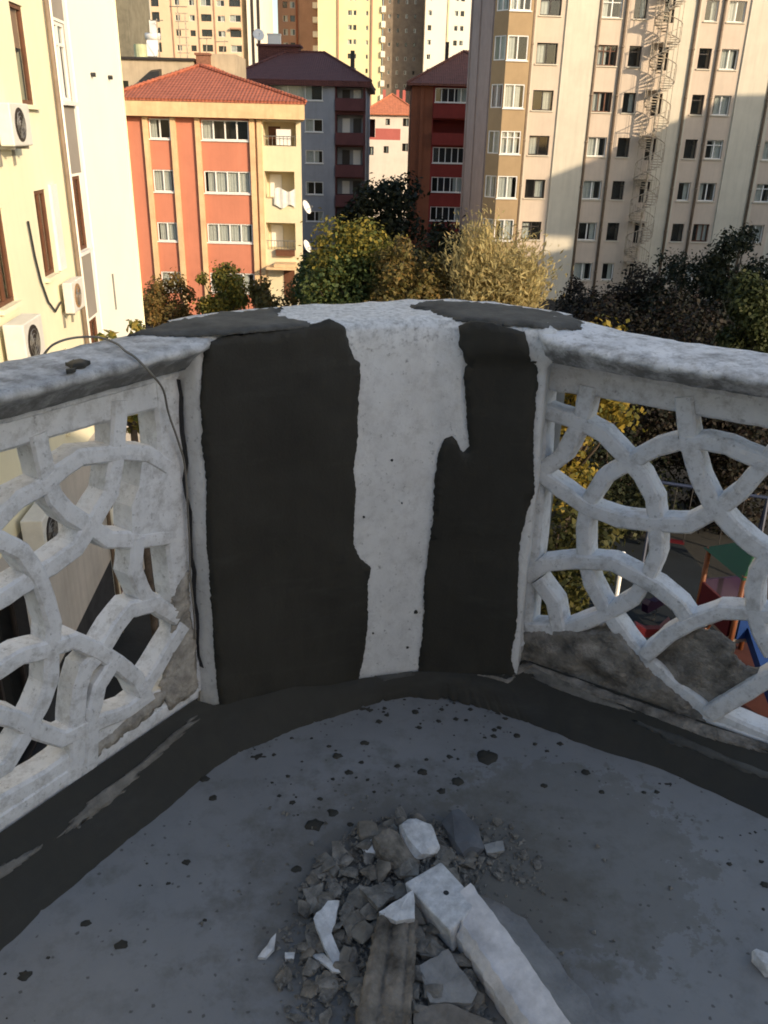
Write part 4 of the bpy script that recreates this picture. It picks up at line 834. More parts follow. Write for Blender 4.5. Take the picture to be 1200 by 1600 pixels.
L_PALE = mat_leaf('pale_willow_leaves', [(.36, .31, .14), (.46, .39, .18), (.54, .44, .20), (.40, .30, .13), (.28, .25, .12)], .5)
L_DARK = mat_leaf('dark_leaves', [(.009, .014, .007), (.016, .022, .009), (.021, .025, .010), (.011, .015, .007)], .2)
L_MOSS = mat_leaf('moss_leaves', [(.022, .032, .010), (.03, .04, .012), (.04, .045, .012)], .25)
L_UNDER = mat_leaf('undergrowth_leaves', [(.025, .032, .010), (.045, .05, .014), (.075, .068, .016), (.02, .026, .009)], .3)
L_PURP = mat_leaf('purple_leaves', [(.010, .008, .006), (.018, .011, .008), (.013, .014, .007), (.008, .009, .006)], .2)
L_YEL = mat_leaf('yellow_leaves', [(.22, .155, .025), (.29, .21, .032), (.15, .12, .022), (.07, .08, .016), (.32, .225, .035)])
L_RUSSET = mat_leaf('russet_leaves', [(.14, .095, .033), (.20, .13, .038), (.11, .10, .03), (.25, .13, .038), (.08, .08, .027)])
def tr(k, name, label, leafm, rzf, **kw):
    x, y, zt, r = TREES[k]
    kw.setdefault('seed', sum(map(ord, k))); tree(name, label, x, y, zt, r, r*rzf, leafm, **kw)
g1 = 'trees in front of the red house'
tr('b1', 'leafy_tree', 'russet brown tree at the left foot of the red house', L_RUSSET, 1.35, n=6000, ls=.15, group=g1)
tr('b2', 'leafy_tree', 'yellow green tree in front of the middle of the red house', L_YGREEN, 1.3, n=6000, ls=.15, group=g1)
tr('b3', 'leafy_tree', 'olive tree in front of the entrance of the red house', L_OLIVE, 1.3, n=6000, ls=.15, group=g1)
g2 = 'sunlit trees behind the corner of the balcony'
tr('c0', 'leafy_tree', 'small green tree touching the right edge of the red house', L_GREEN, 1.5, n=5500, ls=.14, group=g2)
tr('c1', 'leafy_tree', 'large green tree with yellow top below the grey house', L_YGREEN, 1.1, n=9500, ls=.15, clumps=30, group=g2)
tr('c1', 'leafy_tree', 'deep green bush beneath the large yellow topped tree', L_GREEN, .95, n=9000, ls=.15, clumps=24, seed=91, group=g2)
o = [q for q in COL.objects if q.get('label') == 'deep green bush beneath the large yellow topped tree'][0]; o.location = (-2.1, 38.6, G-.9)
tr('c2', 'leafy_tree', 'olive yellow tree left of the pale willow', L_OLIVE, 1.2, n=8500, ls=.14, clumps=26, group=g2)
tr('d', 'willow_tree', 'pale feathery willow below the corner of the pink apartment block', L_PALE, 1.15, n=19000, ls=.12, core=.35, kind='wisp', clumps=26)
g3 = 'trees in the shade between the houses'
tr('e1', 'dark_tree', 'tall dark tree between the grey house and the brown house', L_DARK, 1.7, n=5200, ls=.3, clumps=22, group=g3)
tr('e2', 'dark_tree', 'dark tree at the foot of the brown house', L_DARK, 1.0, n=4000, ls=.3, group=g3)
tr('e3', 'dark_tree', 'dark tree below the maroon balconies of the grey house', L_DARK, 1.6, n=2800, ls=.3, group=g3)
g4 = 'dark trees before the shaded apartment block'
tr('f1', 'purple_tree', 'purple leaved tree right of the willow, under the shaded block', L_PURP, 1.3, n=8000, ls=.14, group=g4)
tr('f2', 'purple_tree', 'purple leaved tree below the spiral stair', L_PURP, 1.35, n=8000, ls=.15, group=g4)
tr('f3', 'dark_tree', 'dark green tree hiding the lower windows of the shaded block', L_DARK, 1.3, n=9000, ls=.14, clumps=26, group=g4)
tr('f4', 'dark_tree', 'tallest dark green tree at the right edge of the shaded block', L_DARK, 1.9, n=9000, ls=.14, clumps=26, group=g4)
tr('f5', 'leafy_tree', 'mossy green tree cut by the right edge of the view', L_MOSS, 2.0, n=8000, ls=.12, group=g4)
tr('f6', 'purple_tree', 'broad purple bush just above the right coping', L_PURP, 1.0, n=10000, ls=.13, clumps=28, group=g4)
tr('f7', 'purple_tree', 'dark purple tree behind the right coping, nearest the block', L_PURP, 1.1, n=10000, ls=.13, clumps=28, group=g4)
g5 = 'dark hedge trees beside the playground'
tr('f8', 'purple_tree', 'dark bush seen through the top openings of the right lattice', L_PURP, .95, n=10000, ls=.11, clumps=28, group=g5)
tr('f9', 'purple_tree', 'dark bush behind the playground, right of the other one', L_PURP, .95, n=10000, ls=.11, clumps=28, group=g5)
tree('purple_tree', 'low dark shrub added to hide the pale paving behind the swing frame, left one', 7.2, 25.3, -5.6, 2.2, 2.5, L_DARK, 9000, .11, 71, clumps=24, group=g5)  # two shrubs put in to keep the paving behind the swings dark
tree('purple_tree', 'low dark shrub added to hide the pale paving behind the swing frame, right one', 11.2, 25.6, -5.4, 2.3, 2.6, L_PURP, 9000, .11, 72, clumps=24, group=g5)
tr('ny', 'yellow_tree', 'bright yellow autumn tree seen through the left half of the right lattice', L_YEL, 1.9, n=3800, ls=.085, clumps=22, core=.3)
o = [q for q in COL.objects if q.get('category') == 'tree'][-1]
x, y, zt, r = TREES['ny']
tree('leafy_tree', 'green under-storey tree below the yellow autumn tree', x-.35, y-.6, zt-2.1, 1.35, 2.6, L_UNDER, 6500, .09, 55, clumps=26, core=.3)
TREES['nl'] = (-3.75, 12, -.66, .52)
tr('nl', 'leafy_tree', 'slender green tree tip rising over the left coping', L_YGREEN, 2.4, n=1500, ls=.085, clumps=14, core=.2)

# ------------------------------------------------------------------ playground seen through the right lattice
pg = thing('play_tower', 'play tower with orange posts, blue slide and green roof on red rubber ground', 'play tower', (8.3, 17.0, G+.02), R(12))
P_OR = mat('orange_post', (.13, .042, .016), .5, .1, 3, 0); P_BL = mat('blue_plastic', (.008, .03, .12), .4, .1, 3, 0)
P_GN = mat('green_plastic', (.008, .045, .014), .45, .1, 3, 0); P_PU = mat('purple_plastic', (.014, .004, .026), .45, .1, 3, 0); P_RD = mat('red_plastic', (.07, .008, .012), .45, .1, 3, 0)
for x in (-.7, .7):
    for y in (-.7, .7):
        mb = MB(); mb.tube([(x,y,0),(x,y,2.9)], .06, 8); mb.build('post', P_OR, pg, True)
mb = MB(); mb.box(-.75, .75, -.75, .75, 1.25, 1.33); mb.build('platform', M_METAL, pg)
for k, (y, m) in enumerate(((.74, P_PU), (-.74, P_BL))):
    mb = MB(); mb.box(-.62, .62 if k == 0 else -.1, y-.03, y+.03, 1.34, 2.05); mb.build('side_panel', m, pg)
mb = MB(); mb.box(-.77, -.71, -.62, .62, 1.34, 2.05); mb.build('side_panel', P_RD, pg)
mb = MB(); mb.add([(-.8,-.8,2.85),(.8,-.8,2.85),(.8,.8,2.85),(-.8,.8,2.85),(0,0,3.4)], [(0,1,4),(1,2,4),(2,3,4),(3,0,4),(3,2,1,0)]); mb.build('roof', P_GN, pg)
mb = MB(); n = 10
prof = [(.75+2.3*i/n, 1.3*(1-i/n)**1.25+.15) for i in range(n+1)]
for (x0, z0), (x1, z1) in zip(prof, prof[1:]):
    mb.add([(x0,-.3,z0),(x0,.3,z0),(x1,.3,z1),(x1,-.3,z1),(x0,-.3,z0-.05),(x0,.3,z0-.05),(x1,.3,z1-.05),(x1,-.3,z1-.05)], [(0,1,2,3),(7,6,5,4)])
    for y in (-.33, .3): mb.add([(x0,y,z0-.05),(x0,y+.03,z0-.05),(x1,y+.03,z1-.05),(x1,y,z1-.05),(x0,y,z0+.22),(x0,y+.03,z0+.22),(x1,y+.03,z1+.22),(x1,y,z1+.22)], [(0,1,2,3),(4,7,6,5),(0,3,7,4),(1,5,6,2)])
o = mb.build('slide', P_BL, pg); o.rotation_euler = (0, 0, R(-95)); 
mb = MB()
for i in range(6): mb.tube([(-.3,1.0+.14*(5-i)/5*4,.22*i+.1),(.3,1.0+.14*(5-i)/5*4,.22*i+.1)], .025, 6)
for x in (-.3,.3): mb.tube([(x,1.6,0),(x,.95,1.4)], .03, 6)
mb.build('ladder', P_OR, pg)
sw = thing('swing_frame', 'dark blue swing frame with two seats on the grey paving behind the play tower', 'swing', (9.3, 22.5, G+.03), R(-20))
P_NB = mat('navy_steel', (.025, .035, .07), .5, .1, 3, 0)
mb = MB()
for x in (-1.5, 1.5):
    for y in (-.8, .8): mb.tube([(x,y,0),(x,0,2.3)], .05, 6)
mb.tube([(-1.6,0,2.3),(1.6,0,2.3)], .05, 6); mb.build('frame', P_NB, sw)
for x in (-.7, .7):
    mb = MB(); mb.box(x-.25, x+.25, -.1, .1, .5, .55); mb.build('seat', P_RD, sw)
    mb = MB(); mb.tube([(x-.22,0,.55),(x-.22,0,2.28)], .015, 4); mb.tube([(x+.22,0,.55),(x+.22,0,2.28)], .015, 4); mb.build('chain', M_DARK, sw)
lp = thing('lamp_post', 'thin white lamp post between the yellow tree and the play tower', 'lamp post', (5.1, 16.2, G+.01))
mb = MB(); mb.tube([(0,0,0),(0,0,3.0)], .045, 8); mb.build('pole', M_PVC, lp, True)
mb = MB(); mb.tube([(0,0,3.0),(0,0,3.25),(0,0,3.4)], [.06,.14,.04], 10); mb.build('lamp_head', M_PVC, lp, True)
for i, (x, y, m, lab) in enumerate(((6.5, 17.6, P_RD, 'red spring rocker beside the lamp post'), (7.0, 19.0, P_PU, 'purple spring rocker behind the play tower'))):
    t = thing('spring_rocker', lab, 'rocker', (x, y, G+.03), R(40*i), 'spring rockers in the playground')
    mb = MB(); mb.tube([(.07*math.cos(a), .07*math.sin(a), .06*a/2.2) for a in [k*.6 for k in range(26)]], .015, 4); mb.build('spring', M_DARK, t)
    mb = MB(); mb.prism([(-.45,.45),(.4,.45),(.5,.75),(.38,.95),(.2,.7),(-.15,.68),(-.4,.8),(-.5,.7)], -.09, .09); mb.build('body', m, t)
# ------------------------------------------------------------------ the balcony
PL0, DL = Vector((-.786, 1.344, 0)), Vector((.302, .461, 0)).normalized()
PR0, DR = Vector((.39, 2.075, 0)), Vector((.848, -.53, 0)).normalized()
NL = Vector((DL.y, -DL.x, 0)); NR = Vector((DR.y, -DR.x, 0))          # towards the viewer
def pL(s, z, off=0.): return PL0+DL*s+NL*off+Vector((0, 0, z))
def pR(s, z, off=0.): return PR0+DR*s+NR*off+Vector((0, 0, z))
def rnd(p, sc, amp, o=3): return fbm(p, sc, o)*amp

# floor slab with a finely uneven top
mb = MB(); nx, ny = 90, 160
gx = [-1.75+3.6*i/nx for i in range(nx+1)]; gy = [-3.98+6.43*j/ny for j in range(ny+1)]
def inside_floor(x, y):
    return (y-1.344)*DL.x-(x+.786)*DL.y < .06 and (x-.39)*-DR.y+(y-2.075)*DR.x < .06 and y < 2.25
vid = {}
vs_, fs_ = [], []
for j in range(ny+1):
    for i in range(nx+1):
        vid[i, j] = len(vs_); vs_.append((gx[i], gy[j], rnd((gx[i], gy[j], 0), 3.2, .004)))
for j in range(ny):
    for i in range(nx):
        if all(inside_floor(gx[i+a], gy[j+b]) for a in (0, 1) for b in (0, 1)): fs_.append((vid[i,j], vid[i+1,j], vid[i+1,j+1], vid[i,j+1]))
mb.add(vs_, fs_); floor = structure(mb.build('balcony_floor', M_FLOOR, smooth=True))
mb = MB(); slab = [(-1.75,-3.97),(1.85,-3.97),(1.85,1.3),(.43,2.18),(.1,2.27),(-.5,1.95),(-1.75,.02)]
mb.add([(x, y, -.03) for x, y in slab]+[(x, y, -.2) for x, y in slab], [tuple(range(7)), tuple(range(13, 6, -1))]+[(i, 7+i, 7+(i+1) % 7, (i+1) % 7) for i in range(7)])
mb.build('slab_edge', M_MORTAR, floor)

# --- curved corner wall
wp = [(-.47, 1.84)]+list(WALL_PATH)+[(.405, 2.075)]
wp = [Vector((x, y, 0)) for x, y in wp]
ws = [0.]
for a, b in zip(wp, wp[1:]): ws.append(ws[-1]+(b-a).length)
S0 = ws[1]; ws = [s-S0 for s in ws]
def wall_pt(s):
    s = max(ws[0], min(ws[-1], s))
    for i in range(len(wp)-1):
        if s <= ws[i+1]+1e-9: return wp[i].lerp(wp[i+1], (s-ws[i])/(ws[i+1]-ws[i]))
def wall_n(s):                                               # towards the viewer
    t = wall_pt(s+.02)-wall_pt(s-.02); t.normalize(); return Vector((t.y, -t.x, 0))
def pW(s, z, off=0.):
    k1 = max(0, min(1, (s-.58)/.14)); k2 = max(0, min(1, (z-.950)/.022))
    ov = .024*k1*k1*(3-2*k1)*k2*k2*(3-2*k2)                    # the old coping lip under the cement
    p = wall_pt(s)+wall_n(s)*(off+ov+.004*fbm((s, z, 5), 4, 4)+.0012*fbm((s, z, 8), 22, 3)); return Vector((p.x, p.y, z))
bk = [Vector((x, y, 0)) for x, y, z in CAP['back'] if -.52 < x < .42]+[Vector((.46, 2.14, 0))]
bs_ = [0.]
for a, b in zip(bk, bk[1:]): bs_.append(bs_[-1]+(b-a).length)
def back_pt(f):
    s = f*bs_[-1]
    for i in range(len(bk)-1):
        if s <= bs_[i+1]+1e-9: return bk[i].lerp(bk[i+1], (s-bs_[i])/(bs_[i+1]-bs_[i]))
    return bk[-1]
ZT = 1.045
pw = thing('parapet_wall', 'curved corner parapet with fresh dark cement either side of a bare white strip', 'parapet', (0, 0, 0))
mb = MB(); ns = 90; rows_ = []
zs = [-.02+i*.0235 for i in range(44)]
for k in range(ns+1):
    s = ws[0]+(ws[-1]-ws[0])*k/ns; col = []
    for z in zs: col.append(pW(s, z))
    n = wall_n(s); f = pW(s, 1.0); b = back_pt(k/ns)
    for a in (25, 50, 75): col.append(Vector((f.x, f.y, 0))-n*.03*(1-math.cos(R(a)))+Vector((0, 0, 1.012+.03*math.sin(R(a)))))
    fi = Vector((f.x, f.y, 0))-n*.035
    for q in (.05, .2, .35, .5, .65, .8, .93): p = fi.lerp(b, q); col.append(Vector((p.x, p.y, ZT+.004*fbm((p.x, p.y, 1), 14, 4))))
    for z in (1.03, .95, .5, -.2): col.append(Vector((b.x, b.y, z)))
    rows_.append(col)
m_ = len(rows_[0]); mb.add([p for c in rows_ for p in c], [(k*m_+j, (k+1)*m_+j, (k+1)*m_+j+1, k*m_+j+1) for k in range(ns) for j in range(m_-1)])
mb.build('wall_core', M_STRIP, pw, True)

def smear(name, poly, fn, thick, m, parent, cell=.022, jit=.003, rough=.0025, seed=0, smooth=True, edge=.004, feather=False):
    """a coat laid on a surface: outline (a, b) with a ragged edge, thickness and an uneven face"""
    rg = random.Random(seed); pts = []
    for (a, b), (c, d) in zip(poly, poly[1:]+poly[:1]):
        L = math.hypot(c-a, d-b); n = max(1, int(L/.005))
        for i in range(n):
            t = i/n; x, y = a+(c-a)*t, b+(d-b)*t; nx_, ny_ = -(d-b)/max(L, 1e-6), (c-a)/max(L, 1e-6)
            j = jit*(1.6*fbm((x, y, seed), 8, 2)+.55*fbm((x, y, seed+9), 70, 4)*max(0, 1+1.6*fbm((x, y, seed+4), 6, 1))+rg.uniform(-.22, .22))
            pts.append((x+nx_*j, y+ny_*j))
    nb_ = len(pts)
    x0, x1 = min(p[0] for p in pts), max(p[0] for p in pts); y0, y1 = min(p[1] for p in pts), max(p[1] for p in pts)
    inn = []
    y = y0
    while y < y1:
        x = x0
        while x < x1: inn.append((x+rg.uniform(-.3, .3)*cell, y+rg.uniform(-.3, .3)*cell)); x += cell
        y += cell
    vv, ee, ff, ov, oe, of = delaunay_2d_cdt([Vector(p) for p in pts+inn], [(i, (i+1) % nb_) for i in range(nb_)], [list(range(nb_))], 1, 1e-5)
    cnt = {}
    for f in ff:
        for a, b in zip(f, list(f[1:])+[f[0]]): k = (min(a, b), max(a, b)); cnt[k] = cnt.get(k, 0)+1
    bedge = [k for k, c in cnt.items() if c == 1]; bset = {i for k in bedge for i in k}
    used = sorted({i for f in ff for i in f}); mp = {i: k for k, i in enumerate(used)}
    V = [fn(vv[i].x, vv[i].y, ((-.002 if feather else thick*.6) if i in bset else thick)+(0 if feather and i in bset else 1)*rough*fbm((vv[i].x, vv[i].y, seed+.5), 16, 4)) for i in used]
    F = [tuple(mp[i] for i in f) for f in ff]
    base = len(V); sk = {}
    for i in bset: sk[i] = len(V); V.append(fn(vv[i].x, vv[i].y, -edge))
    for a, b in bedge: F.append((mp[a], mp[b], sk[b], sk[a]))
    mb = MB(); mb.add(V, F); return mb.build(name, m, parent, smooth)
smear('cement_patch', PATCH_LEFT, pW, .009, M_CEMENT, pw, seed=1, jit=.004)
smear('cement_patch', PATCH_RIGHT, pW, .009, M_CEMENT, pw, seed=2, jit=.004)
def cop_z(x, y):
    v = Vector((x, y, 0)); a = (v-PL0).dot(DL); b = (v-PR0).dot(DR)
    k1 = max(0, min(1, (.66-a)/.05)); k2 = max(0, min(1, (b+.03)/.22))
    back_ = max(0, -(v-PL0).dot(NL)-.05)*.12*k1+max(0, -(v-PR0).dot(NR)-.05)*.12*k2
    return ZT+.002-.0035*k1-.022*k2*k2*(3-2*k2)-back_
def pT(x, y, off): return Vector((x, y, cop_z(x, y)+off))
def shrinkpoly(poly, k=1.0): return poly
ptl = [(-.56, 1.80), (-.545, 1.87), (-.495, 1.935), (-.42, 2.025), (-.33, 2.085), (-.262, 2.115), (-.255, 2.02), (-.20, 1.965), (-.184, 1.925), (-.259, 1.88), (-.345, 1.84), (-.41, 1.815), (-.47, 1.825)]
ptr = [(.052, 2.193), (.10, 2.26), (.153, 2.275), (.256, 2.25), (.35, 2.205), (.42, 2.15), (.47, 2.08), (.455, 2.03), (.40, 2.0), (.351, 1.985), (.284, 1.995), (.228, 2.012), (.164, 2.03), (.128, 2.087)]
smear('coping_patch', ptl, pT, .003, M_COPATCH, pw, seed=3, jit=.013, edge=.006, rough=.002, feather=True)
smear('coping_patch', ptr, pT, .003, M_COPATCH, pw, seed=4, jit=.013, edge=.006, rough=.002, feather=True)
for i, (s, z, r) in enumerate(((.55, .25, .006), (.53, .14, .004), (.40, .55, .003), (.47, .70, .003), (.50, .58, .0025), (.43, .20, .0025))):
    poly = [(s+r*math.cos(a)*random.uniform(.7, 1.2), z+r*math.sin(a)*random.uniform(.7, 1.3)) for a in [k*math.pi/5 for k in range(10)]]
    smear('cement_splash', poly, pW, .004, M_CEMENT, pw, cell=.02, jit=.0005, seed=20+i)
# --- mortar fillet along the foot of the wall
top = [pL(s, .105, .012) for s in (-1.6, -1.2, -.8, -.4, 0, .3, .55)]+[pW(s, .085, .012) for s in (-.01, .1, .2)]+[pW(s, .062, .010) for s in (.3, .4, .5, .56, .62, .7)]+[pW(.8, .075, .012)]+[pR(s, .085, .012) for s in (.03, .2, .4, .6, .9, 1.3, 1.7)]
fl_ = [Vector((x, y, 0)) for x, y in COVE_FLOOR]
d0 = (fl_[0]-fl_[3]).normalized(); d1 = (fl_[-1]-fl_[-4]).normalized()
fl_ = [fl_[0]+d0*1.3]+fl_+[fl_[-1]+d1*1.1]
def cum(ps): 
    c = [0.]
    for a, b in zip(ps, ps[1:]): c.append(c[-1]+(Vector((b.x, b.y, 0))-Vector((a.x, a.y, 0))).length)
    return c
def sample(ps, c, s):
    s = max(0, min(c[-1], s))
    for i in range(len(ps)-1):
        if s <= c[i+1]+1e-9: return ps[i].lerp(ps[i+1], (s-c[i])/max(1e-9, c[i+1]-c[i]))
    return ps[-1]
ct, cf = cum(top), cum(fl_)
kt = [0, ct[6], ct[13], ct[16], ct[-1]]; kf = [0, cf[6], cf[12], cf[15], cf[-1]]
def fillet(u, t, off=0.):
    """u 0..4 along the foot (1 left corner, 2 crease, 3 right corner), t 0 wall .. 1 floor"""
    i = min(3, int(u)); w = u-i
    a = sample(top, ct, kt[i]+(kt[i+1]-kt[i])*w); b = sample(fl_, cf, kf[i]+(kf[i+1]-kf[i])*w)
    jag = (.016*fbm((b.x, b.y, 3), 16, 3)+.012*fbm((b.x, b.y, 6), 75, 3))*t
    p = a.lerp(b, t); p.z = a.z*(1-t)**1.15+.012*math.sin(math.pi*t)-.004*(t > .99)
    if t > .5: p += (b-a).normalized()*jag
    p += Vector((0, 0, 1))*(off+.006*fbm(tuple(p), 9, 4)*math.sin(math.pi*min(1, t*1.05)))
    return p
mb = MB(); nu, nt_ = 420, 12
mb.add([fillet(4*i/nu, j/nt_) for i in range(nu+1) for j in range(nt_+1)], [(i*(nt_+1)+j, (i+1)*(nt_+1)+j, (i+1)*(nt_+1)+j+1, i*(nt_+1)+j+1) for i in range(nu) for j in range(nt_)])
mb.build('mortar_fillet', M_CEMENT, pw, True)
def pF(u, t, off): return fillet(u*1.0, t, off+.001)
def u_left(f): return f
# dry grey streaks left bare in the fillet
smear('dry_streak', [(.42, .50), (.50, .40), (.58, .36), (.66, .33), (.72, .36), (.77, .42), (.73, .47), (.66, .50), (.60, .55), (.52, .60), (.45, .62)], pF, .004, M_STREAK, pw, cell=.04, jit=.03, seed=31)
smear('dry_streak', [(.79, .40), (.84, .35), (.90, .33), (.955, .26), (.985, .22), (.975, .30), (.93, .40), (.89, .46), (.84, .50), (.80, .52)], pF, .004, M_STREAK, pw, cell=.04, jit=.025, seed=32)
smear('dry_streak', [(.30, .62), (.36, .55), (.40, .56), (.39, .64), (.33, .70)], pF, .004, M_STREAK, pw, cell=.05, jit=.02, seed=33)
smear('dry_streak', [(2.70, .06), (2.9, .10), (3.02, .16), (3.0, .22), (2.85, .16)], pF, .004, M_MORTAR, pw, cell=.05, jit=.015, seed=34)
smear('dry_streak', [(3.06, .12), (3.16, .16), (3.22, .30), (3.15, .34), (3.07, .28)], pF, .004, M_STREAK, pw, cell=.05, jit=.02, seed=35)
smear('dry_streak', [(3.20, .44), (3.30, .40), (3.40, .42), (3.44, .50), (3.33, .52), (3.24, .56)], pF, .004, M_COPATCH, pw, cell=.04, jit=.02, seed=36)
smear('dry_streak', [(3.0, .02), (3.10, .05), (3.22, .08), (3.34, .06), (3.42, .02), (3.40, .18), (3.28, .26), (3.14, .22), (3.02, .14)], pF, .006, M_MORTAR, pw, cell=.03, jit=.02, seed=39, rough=.006)
smear('dry_streak', [(1.80, .02), (1.98, .02), (1.99, .2), (1.85, .3)], pF, .003, M_COPATCH, pw, cell=.05, jit=.015, seed=37)

def pFl(x, y, off): return Vector((x, y, rnd((x, y, 0), 3.2, .004)+off))
rg = random.Random(77)
for i in range(16):
    u = rg.uniform(2.7, 3.6) if i % 3 else rg.uniform(.9, 2.0); q = fillet(u, 1.0); dx, dy = q.x-.1, q.y-1.2; k = rg.uniform(.90, .985)
    cx_, cy_ = .1+dx*k, 1.2+dy*k; r_ = rg.uniform(.008, .022)
    smear('mortar_smear', [(cx_+r_*rg.uniform(.7, 1.7)*math.cos(a)*1.3, cy_+r_*rg.uniform(.5, 1.1)*math.sin(a)*.7) for a in [j*math.pi/5 for j in range(10)]], pFl, .0022, M_CEMENT, floor, cell=.012, jit=.004, seed=200+i, feather=True, edge=.003)
# --- lattice balustrades
def bar(mb, fn, pts, w, front, depth, cham=.007, jit=.0007, step=.014, seed=0):
    P2 = [Vector((a, b)) for a, b in pts]; q = []
    for a, b in zip(P2, P2[1:]):
        n = max(1, int((b-a).length/step)); q += [(a.lerp(b, i/n), i == 0) for i in range(n)]
    q.append((P2[-1], True)); vs = []
    for i, (p, _) in enumerate(q):
        d1_ = (q[min(i+1, len(q)-1)][0]-p); d0_ = (p-q[max(i-1, 0)][0])
        d1_ = d1_.normalized() if d1_.length > 1e-9 else d0_.normalized(); d0_ = d0_.normalized() if d0_.length > 1e-9 else d1_
        t = (d0_+d1_).normalized(); nrm = Vector((-t.y, t.x)); k = 1/max(.6, t.dot(d1_))
        h0 = w/2*k+jit*2.2*fbm((p.x, p.y, seed), 24, 3)+random.uniform(-jit, jit)*.5
        h1 = w/2*k+jit*2.2*fbm((p.x, p.y, seed+7), 24, 3)+random.uniform(-jit, jit)*.5
        f = front+.0012*fbm((p.x, p.y, seed+3), 30, 3)
        for o_, dz in ((-h0, -depth), (-h0, f-cham-.001), (-h0+cham, f-.001), (.1*h0, f), (h1-cham, f-.001), (h1, f-cham-.001), (h1, -depth)):
            c = p+nrm*o_; vs.append(fn(c.x, c.y, dz))
    n = len(q); fs = [(i*7+j, i*7+(j+1) % 7, (i+1)*7+(j+1) % 7, (i+1)*7+j) for i in range(n-1) for j in range(7)]
    fs += [tuple(range(6, -1, -1)), tuple((n-1)*7+j for j in range(7))]
    mb.add(vs, fs)
def balustrade(label, fn, straps, frames, width):
    t = thing('lattice_balustrade', label, 'balustrade', (0, 0, 0), 0, 'lattice balustrades of the balcony')
    for i, (k, pts) in enumerate(frames):
        mb = MB(); bar(mb, fn, pts, k, .0015*i, .062-.001*i, seed=40+i); mb.build('frame', M_PAINT, t)
    for i, (k, pts) in enumerate(straps.items()):
        mb = MB(); bar(mb, fn, pts, width*(1+.06*math.sin(i*2.1)), .0055+.0009*i, .050-.0009*i, .0055, seed=i); mb.build('strap', M_PAINT, t)
    return t
FL, FR = FRAME_LEFT, FRAME_RIGHT
bl = balustrade('white cast lattice of interlaced rings left of the dark cement wall, its frame cracked', pL, LATTICE_LEFT,
    [(.075, [(-1.4, .935)]+FL['top']+[(.58, .92)]), (.055, [(-1.4, .155)]+FL['bot'][:-1]+[(.58, .15)]), (.074, [(.557, .95), (.552, .56), (.556, .35), (.554, .11)]),
     (.05, [(-1.4, .972), (.60, .966)]), (.05, [(-1.4, .115), (.57, .115)])], .040)
mb = MB(); mb.add([pL(s, z, .003) for s, z in SOLID_LEFT]+[pL(s, z, -.058) for s, z in SOLID_LEFT], [tuple(range(8)), tuple(range(15, 7, -1))]+[(i, 8+i, 8+(i+1) % 8, (i+1) % 8) for i in range(8)]); mb.build('solid_corner', M_PAINT, bl)
smear('broken_edge', [(.50, .33), (.53, .44), (.57, .47), (.575, .12), (.47, .12), (.45, .2), (.49, .26)], pL, .010, M_BREAK, bl, seed=51, jit=.006, rough=.010)
smear('broken_edge', [(.25, .155), (.36, .17), (.47, .185), (.46, .15), (.35, .128), (.22, .118)], pL, .009, M_BREAK, bl, seed=52, jit=.006, rough=.010)
brt = balustrade('white cast lattice of interlaced rings on the right, broken away at its lower left', pR, LATTICE_RIGHT,
    [(.072, [(-.035, .902), (.18, .907), (.338, .906), (.525, .905), (1.6, .905)]), (.05, FR['bot']+[(1.7, .078)]), (.052, FR['side'][:1]+FR['side'][1:]),
     (.06, [(-.03, .955), (1.6, .955)]), (.04, [(.5, .075), (1.7, .05)])], .041)
smear('broken_mortar', [(s, max(z, .05)) for s, z in MORTAR_RIGHT], pR, .012, M_MORTAR, brt, seed=53, jit=.008, rough=.022, cell=.016, edge=.06)
smear('mortar_infill', INFILL_RIGHT, pR, -.012, M_MORTAR, brt, seed=54, jit=.007, rough=.012, cell=.018, edge=.04)
smear('mortar_lump', [(-.02, .16), (.02, .175), (.03, .14), (.01, .09), (.012, .04), (-.012, .06), (-.03, .12)], pR, .045, M_STRIP, brt, seed=55, jit=.006, rough=.012, cell=.012, edge=.02)

def coping(parent, fn, s0, s1, sec, seed, rise=0., grow=.2, m_=None, end=.72):
    """weathered coping: sec = list of (off towards viewer, z)"""
    n = int((s1-s0)/.012); vs = []; m = len(sec)
    for i in range(n+1):
        s = s0+(s1-s0)*i/n
        tap = 1-(1-end)*max(0, 1-min(abs(s-s0), abs(s1-s))/.07)**2
        lift = rise*(1-max(0, min(1, (s-s0)/grow))**1)**2
        for j, (o_, z) in enumerate(sec):
            if z > .99: z += lift
            if o_ > 0: o_ *= tap
            a = .0028 if 0 < j < m-1 else .0015
            vs.append(fn(s+.004*fbm((s, j, seed), 20, 3)*(0 < i < n), z+a*fbm((s, j*.7, seed), 22, 4), o_+a*1.3*fbm((s, j*.7, seed+4), 22, 4)))
    fs = [(i*m+j, (i+1)*m+j, (i+1)*m+(j+1) % m, i*m+(j+1) % m) for i in range(n) for j in range(m)]
    fs += [tuple(range(m)), tuple(n*m+j for j in range(m-1, -1, -1))]
    mb = MB(); mb.add(vs, fs); return mb.build('coping', m_ or M_CAP, parent, True)
coping(bl, pL, -1.5, .635, [(-.09, .965), (0, .962), (.022, .963), (.034, .972), (.048, .988), (.070, 1.004), (.088, 1.012), (.094, 1.022), (.086, 1.032), (.05, 1.036), (.02, 1.038), (-.02, 1.039), (-.06, 1.038), (-.095, 1.03), (-.103, 1.0)], 3)
coping(brt, pR, -.012, 1.7, [(-.09, .965), (.02, .958), (.080, .958), (.092, .968), (.104, .980), (.122, .992), (.126, 1.001), (.110, 1.010), (.07, 1.015), (.03, 1.018), (-.02, 1.020), (-.06, 1.020), (-.095, 1.014), (-.103, .99)], 8, .026, .3, M_CAPR, .5)
def pTL(s, o_, h): return pL(s, 1.040+h, o_)
